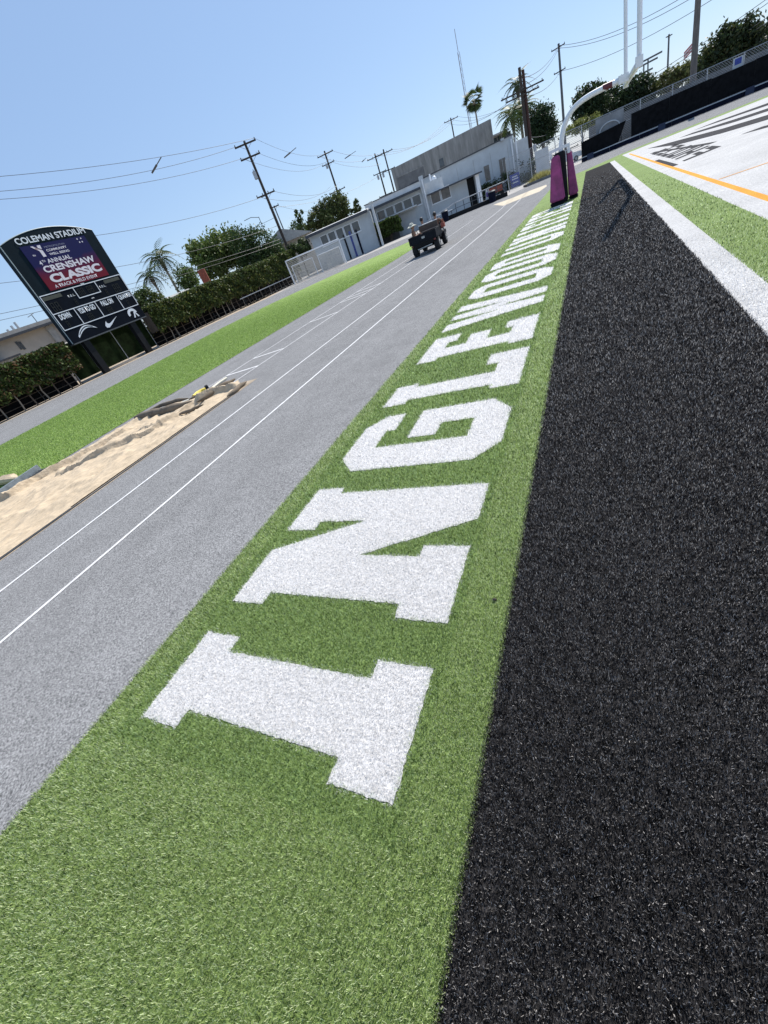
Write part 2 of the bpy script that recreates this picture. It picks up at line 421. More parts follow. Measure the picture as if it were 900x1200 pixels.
# row of heavy block letters, tops away from the end line, reading along the end line
def blk(y0, w_, strokes, x0=2.95, h=1.15, sl=0.55):
    for (u0, v0, u1, v1) in strokes:
        pts = [(u0, v0), (u1, v0), (u1, v1), (u0, v1)]
        mark([[(x0 + v * h, y0 + u * w_ + v * sl) for u, v in pts]])
yy = 22.0
for st in ([(0, 0, .3, 1), (.3, .78, .95, 1), (.3, .4, .85, .6)], [(0, 0, .3, 1), (.65, 0, .95, 1), (.3, .4, .65, .6)],
           [(0, 0, .95, .22), (0, .22, .3, .78), (0, .78, .95, 1), (.65, .22, .95, .78)], [(0, 0, .3, 1), (.3, 0, .95, .22)],
           [(0, 0, .3, 1), (.3, .78, .95, 1), (.3, 0, .95, .22), (.3, .4, .85, .6)], [(0, .0, .95, .22), (.65, .22, .95, .6), (0, .4, .65, .6), (0, .6, .3, 1), (.3, .8, .95, 1)]):
    blk(yy, 1.75, st); yy += 2.0
mark([[(2.95, 34.6), (3.2, 34.6), (4.45, 25.4), (4.2, 25.4)]], 0.007)
# great swept emblem beyond
def swoop(pts): mark([pts])
swoop([(3.4, 41.5), (4.1, 33.0), (5.2, 29.0), (7.6, 24.0), (9.8, 22.0), (9.8, 24.5), (8.0, 27.0), (5.8, 32.0), (4.6, 37.0)])
swoop([(4.9, 39.2), (6.6, 33.5), (9.0, 29.5), (13.0, 27.0), (13.0, 29.0), (9.9, 31.5), (7.4, 35.2), (5.6, 39.2)])
swoop([(6.0, 41.6), (9.0, 36.2), (14.0, 32.6), (14.0, 35.2), (9.8, 38.6), (7.2, 41.6)])
swoop([(5.0, 24.4), (6.5, 20.8), (9.5, 20.0), (9.5, 20.6), (6.9, 21.5), (5.6, 24.4)])
swoop([(6.3, 23.6), (7.3, 22.2), (9.6, 21.2), (9.6, 21.7), (7.8, 22.8), (6.9, 23.6)])

# lettering on the band: outlines in metres, u along the band, v from the letters' feet
GL = {
 'I': (.57, [[(0, 0), (.57, 0), (.57, .30), (.465, .30), (.465, 1.30), (.57, 1.30), (.57, 1.6), (0, 1.6), (0, 1.30), (.10, 1.30), (.10, .30), (0, .30)]]),
 'N': (1.32, [[(0, 0), (.58, 0), (.58, .31), (.48, .31), (.48, .76), (.84, 0), (1.24, 0), (1.24, 1.31), (1.32, 1.31), (1.32, 1.6), (.75, 1.6), (.75, 1.31), (.85, 1.31), (.85, .88), (.51, 1.6), (0, 1.6), (0, 1.31), (.10, 1.31), (.10, .31), (0, .31)]]),
 'G': (1.12, [[(.25, 0), (.86, 0), (1.12, .20), (1.12, .97), (.53, .97), (.53, .67), (.76, .67), (.76, .33), (.41, .33), (.41, 1.29), (.75, 1.29), (.75, 1.18), (1.12, 1.18), (1.12, 1.40), (.88, 1.6), (.25, 1.6), (0, 1.38), (0, .20)]]),
 'L': (1.08, [[(0, 0), (1.08, 0), (1.08, .47), (.74, .47), (.74, .32), (.47, .32), (.47, 1.30), (.57, 1.30), (.57, 1.6), (0, 1.6), (0, 1.30), (.10, 1.30), (.10, .30), (0, .30)]]),
 'E': (1.07, [[(0, 0), (1.06, 0), (1.06, .44), (.74, .44), (.74, .33), (.48, .33), (.48, .66), (.88, .66), (.88, .97), (.48, .97), (.48, 1.29), (.74, 1.29), (.74, 1.16), (1.07, 1.16), (1.07, 1.6), (0, 1.6), (0, 1.30), (.10, 1.30), (.10, .30), (0, .30)]]),
 'W': (1.58, [[(0, 1.6), (.40, 1.6), (.54, .72), (.66, 1.6), (.92, 1.6), (1.04, .72), (1.18, 1.6), (1.58, 1.6), (1.26, 0), (.90, 0), (.79, .80), (.68, 0), (.32, 0)]]),
 'O': (1.14, [[(.25, 0), (.89, 0), (1.14, .22), (1.14, 1.38), (.89, 1.6), (.25, 1.6), (0, 1.38), (0, .22)], [(.37, .30), (.77, .30), (.77, 1.30), (.37, 1.30)]]),
 'D': (1.10, [[(0, 0), (.84, 0), (1.10, .24), (1.10, 1.36), (.84, 1.6), (0, 1.6), (0, 1.3), (.10, 1.3), (.10, .3), (0, .3)], [(.46, .30), (.74, .30), (.74, 1.30), (.46, 1.30)]]),
 'U': (1.14, [[(.25, 0), (.89, 0), (1.14, .24), (1.14, 1.6), (.77, 1.6), (.77, .32), (.37, .32), (.37, 1.6), (0, 1.6), (0, .24)]]),
 'F': (1.05, [[(0, 0), (.56, 0), (.56, .3), (.46, .3), (.46, .66), (.86, .66), (.86, .97), (.46, .97), (.46, 1.29), (.72, 1.29), (.72, 1.16), (1.05, 1.16), (1.05, 1.6), (0, 1.6), (0, 1.3), (.10, 1.3), (.10, .3), (0, .3)]]),
}
WORD = [('I', .345), ('N', 1.175), ('G', 2.765), ('L', 4.17), ('E', 5.54), ('W', 6.95), ('O', 8.85), ('O', 10.28), ('D', 11.62),
        ('U', 13.48), ('N', 15.05), ('I', 16.9), ('F', 17.95), ('I', 19.4), ('E', 20.35), ('D', 21.75)]
XF = -0.735
letter_loops = []
def ragged(lp, st=.022, j=.0032):
    out = []
    for i in range(len(lp)):
        (ax, ay), (bx, by) = lp[i], lp[(i + 1) % len(lp)]; k = max(1, int(math.hypot(bx - ax, by - ay) / st))
        for q in range(k): out.append((ax + (bx - ax) * q / k + random.gauss(0, j), ay + (by - ay) * q / k + random.gauss(0, j)))
    return out
for ch, y0 in WORD:
    loops = [[(XF - v, y0 + u) for u, v in lp] for lp in GL[ch][1]]
    letter_loops += loops
    o = flat('turf_letter', [ragged(lp) for lp in loops], 0.004, M['turf_letter'], band)
    o['label'] = 'white turf letter %s' % ch

# ---- track paint
def line(pts, wd, z=-0.004, m='track_line', nm='lane_line'):
    a = [Vector((p[0], p[1])) for p in pts]; L_ = []; Rr = []
    for i, p in enumerate(a):
        t = (a[min(i + 1, len(a) - 1)] - a[max(i - 1, 0)]).normalized(); n = Vector((-t.y, t.x)) * wd / 2
        L_.append(p + n); Rr.append(p - n)
    b = MB()
    for i in range(len(a) - 1):
        b.add([(Rr[i].x, Rr[i].y, z), (Rr[i + 1].x, Rr[i + 1].y, z), (L_[i + 1].x, L_[i + 1].y, z), (L_[i].x, L_[i].y, z)], [(0, 1, 2, 3)])
    return struct(b.build(nm, M[m]))
line([(-5.88, -6), (-5.86, 24), (-6.05, 38), (-6.6, 50)], 0.045)
line([(-4.69, -6), (-4.66, 24), (-4.9, 38), (-5.4, 50)], 0.045)
line([(-7.93, 7.0), (-7.93, 24), (-8.2, 38)], 0.04)
line([(-9.07, 6.9), (-9.07, 24), (-9.2, 34)], 0.04)
for (x0, y0, x1, y1) in ((-9.07, 8.50, -7.93, 8.60), (-9.07, 9.78, -7.93, 9.90), (-9.07, 13.28, -7.93, 13.48), (-9.07, 15.82, -7.93, 15.96), (-9.07, 16.5, -7.93, 16.72), (-9.07, 17.5, -7.93, 17.62), (-9.0, 7.35, -7.93, 7.40)):
    line([(x0, y0), (x1, y1)], 0.09, -0.0035, nm='exchange_mark')
for k, x in enumerate((-35.9, -34.7, -33.5, -32.3, -31.1, -29.9, -28.7, -27.5)):
    line([(x, -20), (x, 18), (x + 0.15, 26), (x + 1.4 - .05 * k, 36), (x + 4.4, 46)], 0.05, m='faint_line')
# beige worn patch near the ramp
struct(flat('worn_patch', [[tuple(ground(*q)[:2]) for q in ((578, 240), (600, 232), (622, 223), (640, 216.5), (641, 218), (632, 224.5), (612, 232), (590, 241))]], -0.004, M['patch']))
# pale concrete apron and drive beyond the track's bend
struct(flat('concrete_apron', [[(-34.0, 44.05), (-31.5, 48.35), (-28, 51.05), (-23.5, 54.05), (-17.5, 57.05), (-11.5, 58.55), (-8.05, 62), (-7, 120), (-60, 120), (-60, 62), (-36, 50)]], -0.006, M['concrete']))

# infield strip of turf between the two straights, running to a point
inf = [(-11.2, -25), (-11.15, 10), (-11.05, 18), (-10.9, 26), (-11.2, 34), (-12.2, 43), (-13.0, 47.5), (-13.9, 47), (-16.0, 43.5), (-18.5, 40.5), (-21.5, 37.2), (-24.2, 31), (-24.6, 25), (-23.3, 16), (-22.5, 11), (-22.0, 7), (-21.8, 0), (-21.8, -25)]
struct(flat('infield_turf', [inf], 0.0, M['turf_infield']))

# ================================================================= TURF BLADES (near the camera, where single blades show)
def inside(px, py, loops):
    r = np.zeros(len(px), bool)
    for lp in loops:
        n = len(lp)
        for i in range(n):
            x0, y0 = lp[i]; x1, y1 = lp[(i + 1) % n]
            if y0 == y1: continue
            c = ((y0 > py) != (y1 > py)) & (px < (x1 - x0) * (py - y0) / (y1 - y0) + x0)
            r ^= c
    return r
def blades(x0, x1, dens, ymin, y0, y1, n_try, gap):
    """scatter whose density falls with distance; thins out between y0 and y1"""
    # candidates follow 1/d^2 roughly: draw y from a power law
    u = rng.random(n_try)
    a_, b_ = 1.2, y1 - ymin + 1.2
    y = 1.0 / (1 / a_ + u * (1 / b_ - 1 / a_)) - 1.2 + ymin
    x = rng.uniform(x0, x1, n_try)
    d = np.sqrt(x * x + y * y + EYE * EYE)
    keep = rng.random(n_try) < np.clip((y1 - y) / (y1 - y0), 0, 1)
    # true density of the draw, brought to dens/d^2
    p = n_try / (x1 - x0) / (1 / a_ - 1 / b_) / (y - ymin + 1.2) ** 2
    keep &= rng.random(n_try) < (dens / (d * d)) / p
    P = np.stack([x, y, np.full_like(x, -EYE)], 1)
    zc = P @ np.array(CW); xc = P @ np.array(CR) / zc * FPX; yc = P @ np.array(CU) / zc * FPX
    keep &= (zc > .2) & (np.abs(xc) < 520) & (np.abs(yc) < 690)
    return x[keep], y[keep], d[keep]
def blade_mesh(x, y, d, cols, name, parent, ln=0.0125, wd=0.0021, tilt=1.0, k=1.0, smax=9.0, m='blade'):
    n = len(x)
    s = np.clip(d / 2.4, 0.8, smax)
    az = rng.uniform(0, 2 * np.pi, n); ti = np.abs(rng.normal(0.6, 0.35, n)).clip(0.05, 1.35) * tilt
    L_ = ln * rng.uniform(0.6, 1.25, n) * np.clip(s, .8, 2.6) ** .6; W_ = wd * rng.uniform(0.7, 1.3, n) * s
    yaw = rng.uniform(0, 2 * np.pi, n)
    hx, hy = np.cos(yaw) * W_ / 2, np.sin(yaw) * W_ / 2
    dx, dy, dz = np.sin(ti) * np.cos(az), np.sin(ti) * np.sin(az), np.cos(ti)
    V = np.empty((n, 4, 3), np.float32)
    V[:, 0] = np.stack([x - hx, y - hy, np.full(n, -0.001)], 1)
    V[:, 1] = np.stack([x + hx, y + hy, np.full(n, -0.001)], 1)
    tx, ty, tz = x + dx * L_, y + dy * L_, dz * L_ * k + .004
    V[:, 2] = np.stack([tx + hx * .5, ty + hy * .5, tz], 1)
    V[:, 3] = np.stack([tx - hx * .5, ty - hy * .5, tz], 1)
    o = np_mesh(name, V.reshape(-1, 3), 4, M[m], cols, parent)
    o['kind'] = 'stuff'; return o
def vary(n, base, alts, k=0.22):
    c = np.tile(np.array(base, np.float32), (n, 1))
    u = rng.random(n); lo = 0.0
    for p, a in alts:
        c[(u >= lo) & (u < lo + p)] = a; lo += p
    return c * np.clip(rng.normal(1, k, (n, 1)), .45, 1.7).astype(np.float32)
GREEN, GALT = (0.285, 0.375, 0.115), [(.32, (.68, .75, .45)), (.22, (.035, .07, .015)), (.15, (.45, .53, .22))]
WALT = [(.20, (.52, .51, .50))]
BALT = [(.19, (.42, .40, .38)), (.24, (.125, .118, .115)), (.2, (.03, .028, .03))]  # pale blades put the black turf's sparkle into its colour
x, y, d = blades(XB0 - .012, XB1 + .01, 270000, -1.6, 10.0, 26.0, 1900000, 0)
inl = inside(x + rng.normal(0, .012, len(x)), y + rng.normal(0, .012, len(x)), letter_loops)
g = ~inl
pan = (x[g] > -2.45) & (x[g] < -.68) & (y[g] > .22)          # the lettered panel's pile is a deeper green than its border
gc = vary(g.sum(), GREEN, GALT); gc[pan] *= np.array((.74, .82, .70), np.float32)
blade_mesh(x[g], y[g], d[g], gc, 'green_turf_blades', band)
blade_mesh(x[inl], y[inl], d[inl], vary(inl.sum(), (.93, .905, .875), WALT, .08), 'white_turf_blades', band)
x, y, d = blades(XB1 - .01, XK1 + .008, 260000, -1.6, 14.0, 36.0, 1900000, 0)
blade_mesh(x, y, d, vary(len(x), (.007, .007, .008), BALT, .3), 'black_turf_blades', blackstrip, m='blade_black', ln=.011, wd=.0027)
x, y, d = blades(XK1 - .005, XW1 + .005, 120000, 1.0, 4.5, 9.0, 160000, 0)
blade_mesh(x, y, d, vary(len(x), (.93, .905, .875), WALT, .08), 'white_turf_blades', whiteline)
x, y, d = blades(XW1 - .005, XG1 + .005, 110000, 1.0, 8.0, 24.0, 300000, 0)
blade_mesh(x, y, d, vary(len(x), GREEN, GALT), 'green_turf_blades', bpy.data.objects['green_turf_strip'])
n_ = 800000
y = rng.uniform(2, 34, n_); x = rng.uniform(-26, -10.9, n_); d = np.sqrt(x * x + y * y + EYE * EYE)
kp = (rng.random(n_) < np.clip((34 - y) / 14, 0, 1)) & (rng.random(n_) < 520 / (d * d)) & inside(x, y, [inf])
x, y, d = x[kp], y[kp], d[kp]
blade_mesh(x, y, d, vary(len(x), (.25, .36, .085), [(.28, (.46, .58, .22)), (.20, (.09, .16, .035))]), 'green_turf_blades', bpy.data.objects['infield_turf'], ln=.018, smax=4.2)
print('blades', sum(len(o.data.polygons) for o in COL.objects if o.name.endswith('blades') or 'blades.' in o.name))

# ================================================================= SCOREBOARD
XS = -38.0
def build_scoreboard():
    t = thing('scoreboard', 'tall navy stadium scoreboard with arched top, video screen and two black posts', 'scoreboard', (XS, 26.4, 0))
    Y0, Y1, ZB, ZS, ZT = -3.92, 3.95, 2.85, 10.0, 10.68         # local y, z
    def SM(y, z, x=0.0):                                          # local frame of the face: u->+Y, v->+Z, out->+X
        return Matrix(((0, 0, 1, x), (1, 0, 0, y), (0, 1, 0, z), (0, 0, 0, 1)))
    arch = [(Y0, ZB), (Y1, ZB), (Y1, ZS)]
    for i in range(1, 24):
        u = 1 - 2 * i / 24
        arch.append(((Y1 + Y0) / 2 + u * (Y1 - Y0) / 2, ZS + (ZT - ZS) * (1 - u * u)))
    arch.append((Y0, ZS))
    MB().prism(arch, 0.55, SM(0, 0, -0.55)).build('cabinet', M['board_navy'], t)
    # pale rim along the arch and sides
    rim = MB()
    rim.tube([(-0.02, y, z) for y, z in arch[2:]] + [(-0.02, Y0, ZB)], 0.035, 6)
    rim.build('rim', mat('rim_grey', (0.30, 0.36, 0.37), 0.5), t)
    nl = text('letter', 'COLEMAN STADIUM', 5.95, 0.42, M['trim_white'], t, SM(-2.73, 9.86, 0.03), bold=0.022)
    split_loose(nl)
    # video screen: a print-like picture shown on it
    sm = bpy.data.materials.new('video_picture'); sm.use_nodes = True
    N = sm.node_tree.nodes; L = sm.node_tree.links; p = N['Principled BSDF']
    tc = N.new('ShaderNodeTexCoord'); sx = N.new('ShaderNodeSeparateXYZ'); L.new(tc.outputs['Object'], sx.inputs[0])
    nz = N.new('ShaderNodeTexNoise'); nz.inputs['Scale'].default_value = 0.9; nz.inputs['Detail'].default_value = 3; L.new(tc.outputs['Object'], nz.inputs['Vector'])
    md = N.new('ShaderNodeMath'); md.operation = 'MULTIPLY_ADD'; md.inputs[1].default_value = 1.3; L.new(nz.outputs['Fac'], md.inputs[0]); L.new(sx.outputs['Z'], md.inputs[2])
    mr = N.new('ShaderNodeMapRange'); mr.inputs['From Min'].default_value = 7.0; mr.inputs['From Max'].default_value = 10.4; L.new(md.outputs[0], mr.inputs['Value'])
    cr = N.new('ShaderNodeValToRGB'); cr.color_ramp.elements[0].color = (0.115, 0.007, 0.018, 1); cr.color_ramp.elements[1].color = (0.007, 0.008, 0.055, 1)
    cr.color_ramp.elements[0].position = 0.3; cr.color_ramp.elements[1].position = 0.62
    L.new(mr.outputs[0], cr.inputs[0]); L.new(cr.outputs[0], p.inputs['Base Color']); L.new(cr.outputs[0], p.inputs['Emission Color'])
    p.inputs['Emission Strength'].default_value = 0.2; p.inputs['Roughness'].default_value = 0.5; p.inputs['Specular IOR Level'].default_value = 0.15
    s = MB().b2((0.0, -2.72, 6.66), (0.045, 2.9, 9.72)).build('video_screen', sm, t)
    lit = mat('lit_letters', (0.62, 0.58, 0.62), 0.6, 0.05, 10, emit=0.12)
    dim = mat('dim_letters', (0.22, 0.22, 0.30), 0.6, 0.05, 10, emit=0.1)
    tx = lambda st, y, z, w_, h_, b=0.01, m=lit: text('screen_lettering', st, w_, h_, m, s, SM(y, z, 0.052), bold=b)
    tx('4', -2.12, 8.36, 0.22, 0.30, 0.02); tx('TH', -1.84, 8.52, 0.26, 0.15, 0.01); tx('ANNUAL', -1.45, 8.38, 2.1, 0.30, 0.02)
    tx('CRENSHAW', -2.15, 7.82, 4.65, 0.46, 0.035); tx('CLASSIC', -2.15, 7.08, 4.75, 0.60, 0.05)
    tx('A TRACK & FIELD EVENT', -2.2, 6.74, 4.0, 0.23, 0.015)
    tx('the', -2.2, 9.0, 0.22, 0.14, 0.01); tx('METROPOLITAN', -0.95, 9.38, 1.75, 0.12, 0.0, dim); tx('COMMUNITY', -0.95, 9.13, 1.75, 0.16, 0.02); tx('WELL BEING', -0.92, 8.86, 1.75, 0.16, 0.02)
    yl = MB()                                                    # forked emblem
    yl.prism([(0, .78), (.20, .78), (.46, .40), (.46, 0), (.72, 0), (.72, .42), (.30, .62), (.20, .60)], 0.004, SM(-1.95, 8.85, 0.05))
    yl.prism([(.52, .78), (.80, .78), (.74, .50), (.50, .62)], 0.004, SM(-1.95, 8.85, 0.05))
    yl.build('emblem', lit, s)
    for i, (dy, dz) in enumerate(((2.05, 9.52), (2.4, 9.52), (2.1, 9.28), (2.35, 9.28))):
        MB().b2((0.046, dy, dz), (0.052, dy + .1, dz + .09)).build('screen_light', lit, s)
    # score panel, two rows
    pn = MB().b2((0.0, Y0 + .06, 2.87), (0.03, Y1 - .04, 6.5)).build('score_panel', M['board_dark'], t)
    fr = MB(); fw = 0.06
    for z in (6.49, 5.14, 3.90): fr.b2((0.03, Y0 + .08, z - fw / 2), (0.05, Y1 - .06, z + fw / 2))
    for y in (Y0 + .1, Y1 - .08): fr.b2((0.03, y - fw / 2, 3.93), (0.049, y + fw / 2, 6.46))
    for y in (-2.0, 0.05, 2.28): fr.b2((0.03, y - fw / 2, 3.93), (0.049, y + fw / 2, 5.11))
    fr.b2((0.03, -.97, 5.64), (0.049, 1.2, 5.70)); fr.b2((0.03, -.97, 5.70), (0.0485, -.91, 6.46)); fr.b2((0.03, 1.14, 5.70), (0.0485, 1.2, 6.46))
    fr.build('frame_lines', M['trim_white'], pn)
    dg = MB()
    def digits(y, z, h, n):
        for i in range(n):
            yy = y + i * h * .62
            for (a0, b0, a1, b1) in ((0, .92, .42, 1), (0, .46, .42, .54), (0, 0, .42, .08), (0, .08, .08, .46), (0, .54, .08, .92), (.34, .08, .42, .46), (.34, .54, .42, .92)):
                dg.b2((0.03, yy + a0 * h, z + b0 * h), (0.044, yy + a1 * h, z + b1 * h))
    digits(-.72, 5.82, .5, 2); digits(.15, 5.82, .5, 2)
    digits(-3.5, 5.28, .62, 2); digits(2.5, 5.28, .62, 2); digits(-1.5, 5.3, .42, 1); digits(1.6, 5.3, .42, 1)
    digits(-3.3, 4.02, .45, 1); digits(-1.3, 4.02, .45, 2); digits(.7, 4.02, .45, 2); digits(2.9, 4.02, .45, 1)
    dg.build('unlit_digits', M['digit_off'], pn)['kind'] = 'stuff'
    for y in (-3.75, 2.0):
        MB().b2((0.03, y, 6.12), (0.04, y + 1.6, 6.38)).build('team_name_plate', mat('name_plate', (0.06, 0.06, 0.04), 0.5), pn)
    lt = lambda st, y, z, w_, h_, sp=1.0: text('panel_lettering', st, w_, h_, M['trim_white'], pn, SM(y, z, 0.036), bold=0.045, sp=sp)
    lt('DOWN', -3.5, 4.62, .98, .42); lt('YDS TO GO', -1.78, 4.62, 1.62, .42); lt('BALL ON', .5, 4.62, 1.2, .42); lt('QUARTER', 2.42, 4.62, 1.38, .42)
    lt('T.O.L.', -1.75, 5.92, .62, .17, 1.6); lt('T.O.L.', 1.32, 5.92, .62, .17, 1.6); lt('QTR', .0, 5.36, .3, .09); lt('TIME', -.1, 6.53, .34, .08)
    # emblems on the bottom band
    def poly(pts, nm='emblem', out=0.03, par=pn): return MB().prism(pts, 0.01, SM(0, 0, out)).build(nm, M['trim_white'], par)
    b0 = []
    for i in range(13):                                            # arched bolt: outer and inner arcs, swelling then tapering
        q = i / 12; b0.append((-3.12 + 1.95 * q, 2.98 + .82 * math.sin(math.pi * (.08 + .80 * q)) ** .9))
    b1 = [(-3.12 + 1.95 * (i / 12), 2.98 + .82 * math.sin(math.pi * (.08 + .80 * i / 12)) ** .9 - .30 * math.sin(math.pi * min(1, i / 12 * .9 + .1)) ** .7 * (1 - .35 * i / 12)) for i in range(12, -1, -1)]
    for i in range(12):
        pass
    bl = MB()
    for i in range(12): bl.prism([b1[12 - i], b1[11 - i], b0[i + 1], b0[i]], 0.01, SM(0, 0, 0.03))
    bl.build('bolt_emblem', M['trim_white'], pn)
    bi = MB()
    c0 = [(y, z * .5 + w_ * .5) for (y, z), (y2, w_) in zip(b0, b1[::-1])]
    for i in range(1, 10):
        (ya, za), (yb, zb) = c0[i], c0[i + 1]; bi.prism([(ya, za - .035), (yb, zb - .035), (yb, zb + .035), (ya, za + .035)], 0.004, SM(0, 0, 0.04))
    bi.build('bolt_inlay', M['board_dark'], pn)
    tk = MB(); up = [(-.10, 3.56), (-.13, 3.44), (-.05, 3.33), (.12, 3.30), (.40, 3.38), (.75, 3.50), (1.14, 3.63)]
    dn = [(-.22, 3.46), (-.40, 3.24), (-.36, 3.06), (-.12, 3.02), (.25, 3.17), (.68, 3.41), (1.14, 3.63)]
    for i in range(6): tk.prism([dn[i], dn[i + 1], up[i + 1], up[i]] if i < 5 else [dn[i], dn[6], up[i]], 0.01, SM(0, 0, 0.03))
    tk.build('tick_emblem', M['trim_white'], pn)
    hs = MB()                                                      # curled horn above an open letter
    for i in range(9):
        a0, a1 = R(200 - i * 22), R(200 - (i + 1) * 22)
        cy, cz = 2.78, 3.38
        hs.prism([(cy + .26 * math.cos(a0), cz + .22 * math.sin(a0)), (cy + .26 * math.cos(a1), cz + .22 * math.sin(a1)), (cy + .50 * math.cos(a1), cz + .44 * math.sin(a1)), (cy + .50 * math.cos(a0), cz + .44 * math.sin(a0))], 0.01, SM(0, 0, 0.03))
    hs.prism([(2.70, 3.02), (2.85, 3.02), (3.05, 3.42), (2.94, 3.5)], 0.01, SM(0, 0, 0.041))
    hs.prism([(3.0, 3.42), (3.12, 3.38), (3.3, 3.02), (3.14, 3.02)], 0.01, SM(0, 0, 0.041))
    hs.build('horn_emblem', M['trim_white'], pn)
    MB().b2((-.5, Y0 + .02, 2.76), (0.06, Y1 - .02, 2.848)).build('bottom_trim', M['steel_dark'], t)
    for y in (-2.75, 2.25):
        MB().b2((-.5, y - .28, 0), (-.06, y + .28, 2.755)).build('post', M['blackpaint'], t)
    return t
build_scoreboard()

# ================================================================= GOAL POST
def build_goal():
    cy = 23.9
    t = thing('goal_post', 'white gooseneck football goal post with purple padded base', 'goal post', (-1.15, cy, 0))
    O = Vector((-1.15, cy, 0))
    def loc(p): return Vector(p) - O
    cpts = []
    P0, P1, P2, P3 = (-1.16, 1.0), (-1.16, 3.15), (-.55, 3.10), (.95, 3.10)
    base = [(-1.16, 0.0)]
    for i in range(25):
        q = i / 24; b = [(1 - q) ** 3, 3 * q * (1 - q) ** 2, 3 * q * q * (1 - q), q ** 3]
        base.append(tuple(sum(w_ * P[k] for w_, P in zip(b, (P0, P1, P2, P3))) for k in (0, 1)))
    base.append((1.30, 3.10))
    MB().tube([loc((x, cy, z)) for x, z in base], 0.095, 14).build('gooseneck', M['white'], t, True)
    MB().tube([loc((1.40, 20.25, 3.10)), loc((1.40, 27.45, 3.10))], 0.10, 12).build('crossbar', M['white'], t, True)
    for y in (20.32, 27.38):
        MB().tube([loc((1.40, y, 3.19)), loc((1.40, y, 10.15))], 0.07, 12).build('upright', M['white'], t, True)
    MB().b2(loc((1.30, 20.22, 2.98)), loc((1.50, 20.42, 3.24))).build('end_bracket', M['white'], t)
    MB().b2(loc((1.30, 27.28, 2.98)), loc((1.50, 27.48, 3.24))).build('end_bracket', M['white'], t)
    MB().b2(loc((.98, cy - .16, 2.98)), loc((1.32, cy + .16, 3.22))).build('joint_sleeve', M['white'], t)
    MB().tube([loc((.46, cy, 3.11)), loc((.78, cy, 3.10))], 0.101, 14).build('maroon_label', mat('maroon_print', (0.11, 0.02, 0.03), 0.5), t, True)
    # white fork the post swings on
    fk = MB(); fk.b2(loc((-1.58, cy - .09, 1.84)), loc((-.78, cy + .09, 1.94)))
    fk.b2(loc((-1.58, cy - .088, 1.62)), loc((-1.48, cy + .088, 1.839))); fk.b2(loc((-.88, cy - .088, 1.62)), loc((-.78, cy + .088, 1.839)))
    fk.build('hinge_fork', M['white'], t)
    def pad(x0, x1, xt0, xt1, y0, y1, z0, z1, m, name):
        b = bmesh.new(); vs = []
        for z, a, c, sh in ((z0, x0, x1, 0), (z1, xt0, xt1, .12)):
            for px_, py_ in ((a, y0 + sh), (c, y0 + sh), (c, y1 - sh), (a, y1 - sh)): vs.append(b.verts.new(loc((px_, py_, z))))
        for f in ((3, 2, 1, 0), (4, 5, 6, 7), (0, 1, 5, 4), (1, 2, 6, 5), (2, 3, 7, 6), (3, 0, 4, 7)): b.faces.new([vs[i] for i in f])
        bmesh.ops.bevel(b, geom=list(b.edges), offset=0.045, segments=3, affect='EDGES')
        me = bpy.data.meshes.new(name); b.to_mesh(me); b.free(); me.materials.append(m); me.shade_smooth(); me.set_sharp_from_angle(angle=R(35))
        o = bpy.data.objects.new(name, me); COL.objects.link(o); o.parent = t; return o
    a = pad(-1.66, -1.06, -1.47, -1.17, 23.05, 23.75, .16, 1.70, M['purple'], 'base_pad')
    pad(-1.645, -1.075, -1.655, -1.065, 23.07, 23.76, .005, .158, M['blackpaint'], 'pad_foot')
    MB().b2(loc((-1.36, 23.10, .36)), loc((-1.24, 23.115, .40))).build('tag', M['blackpaint'], a)
    pad(-.95, -.56, -.93, -.74, 23.85, 24.6, .13, 1.68, M['purple'], 'base_pad')
    pad(-.945, -.565, -.955, -.56, 23.86, 24.6, .005, .128, M['blackpaint'], 'pad_foot')
    pad(-1.40, -.97, -1.40, -.97, 23.55, 24.35, .005, 1.78, M['blackpaint'], 'core_pad')
    return t
build_goal()

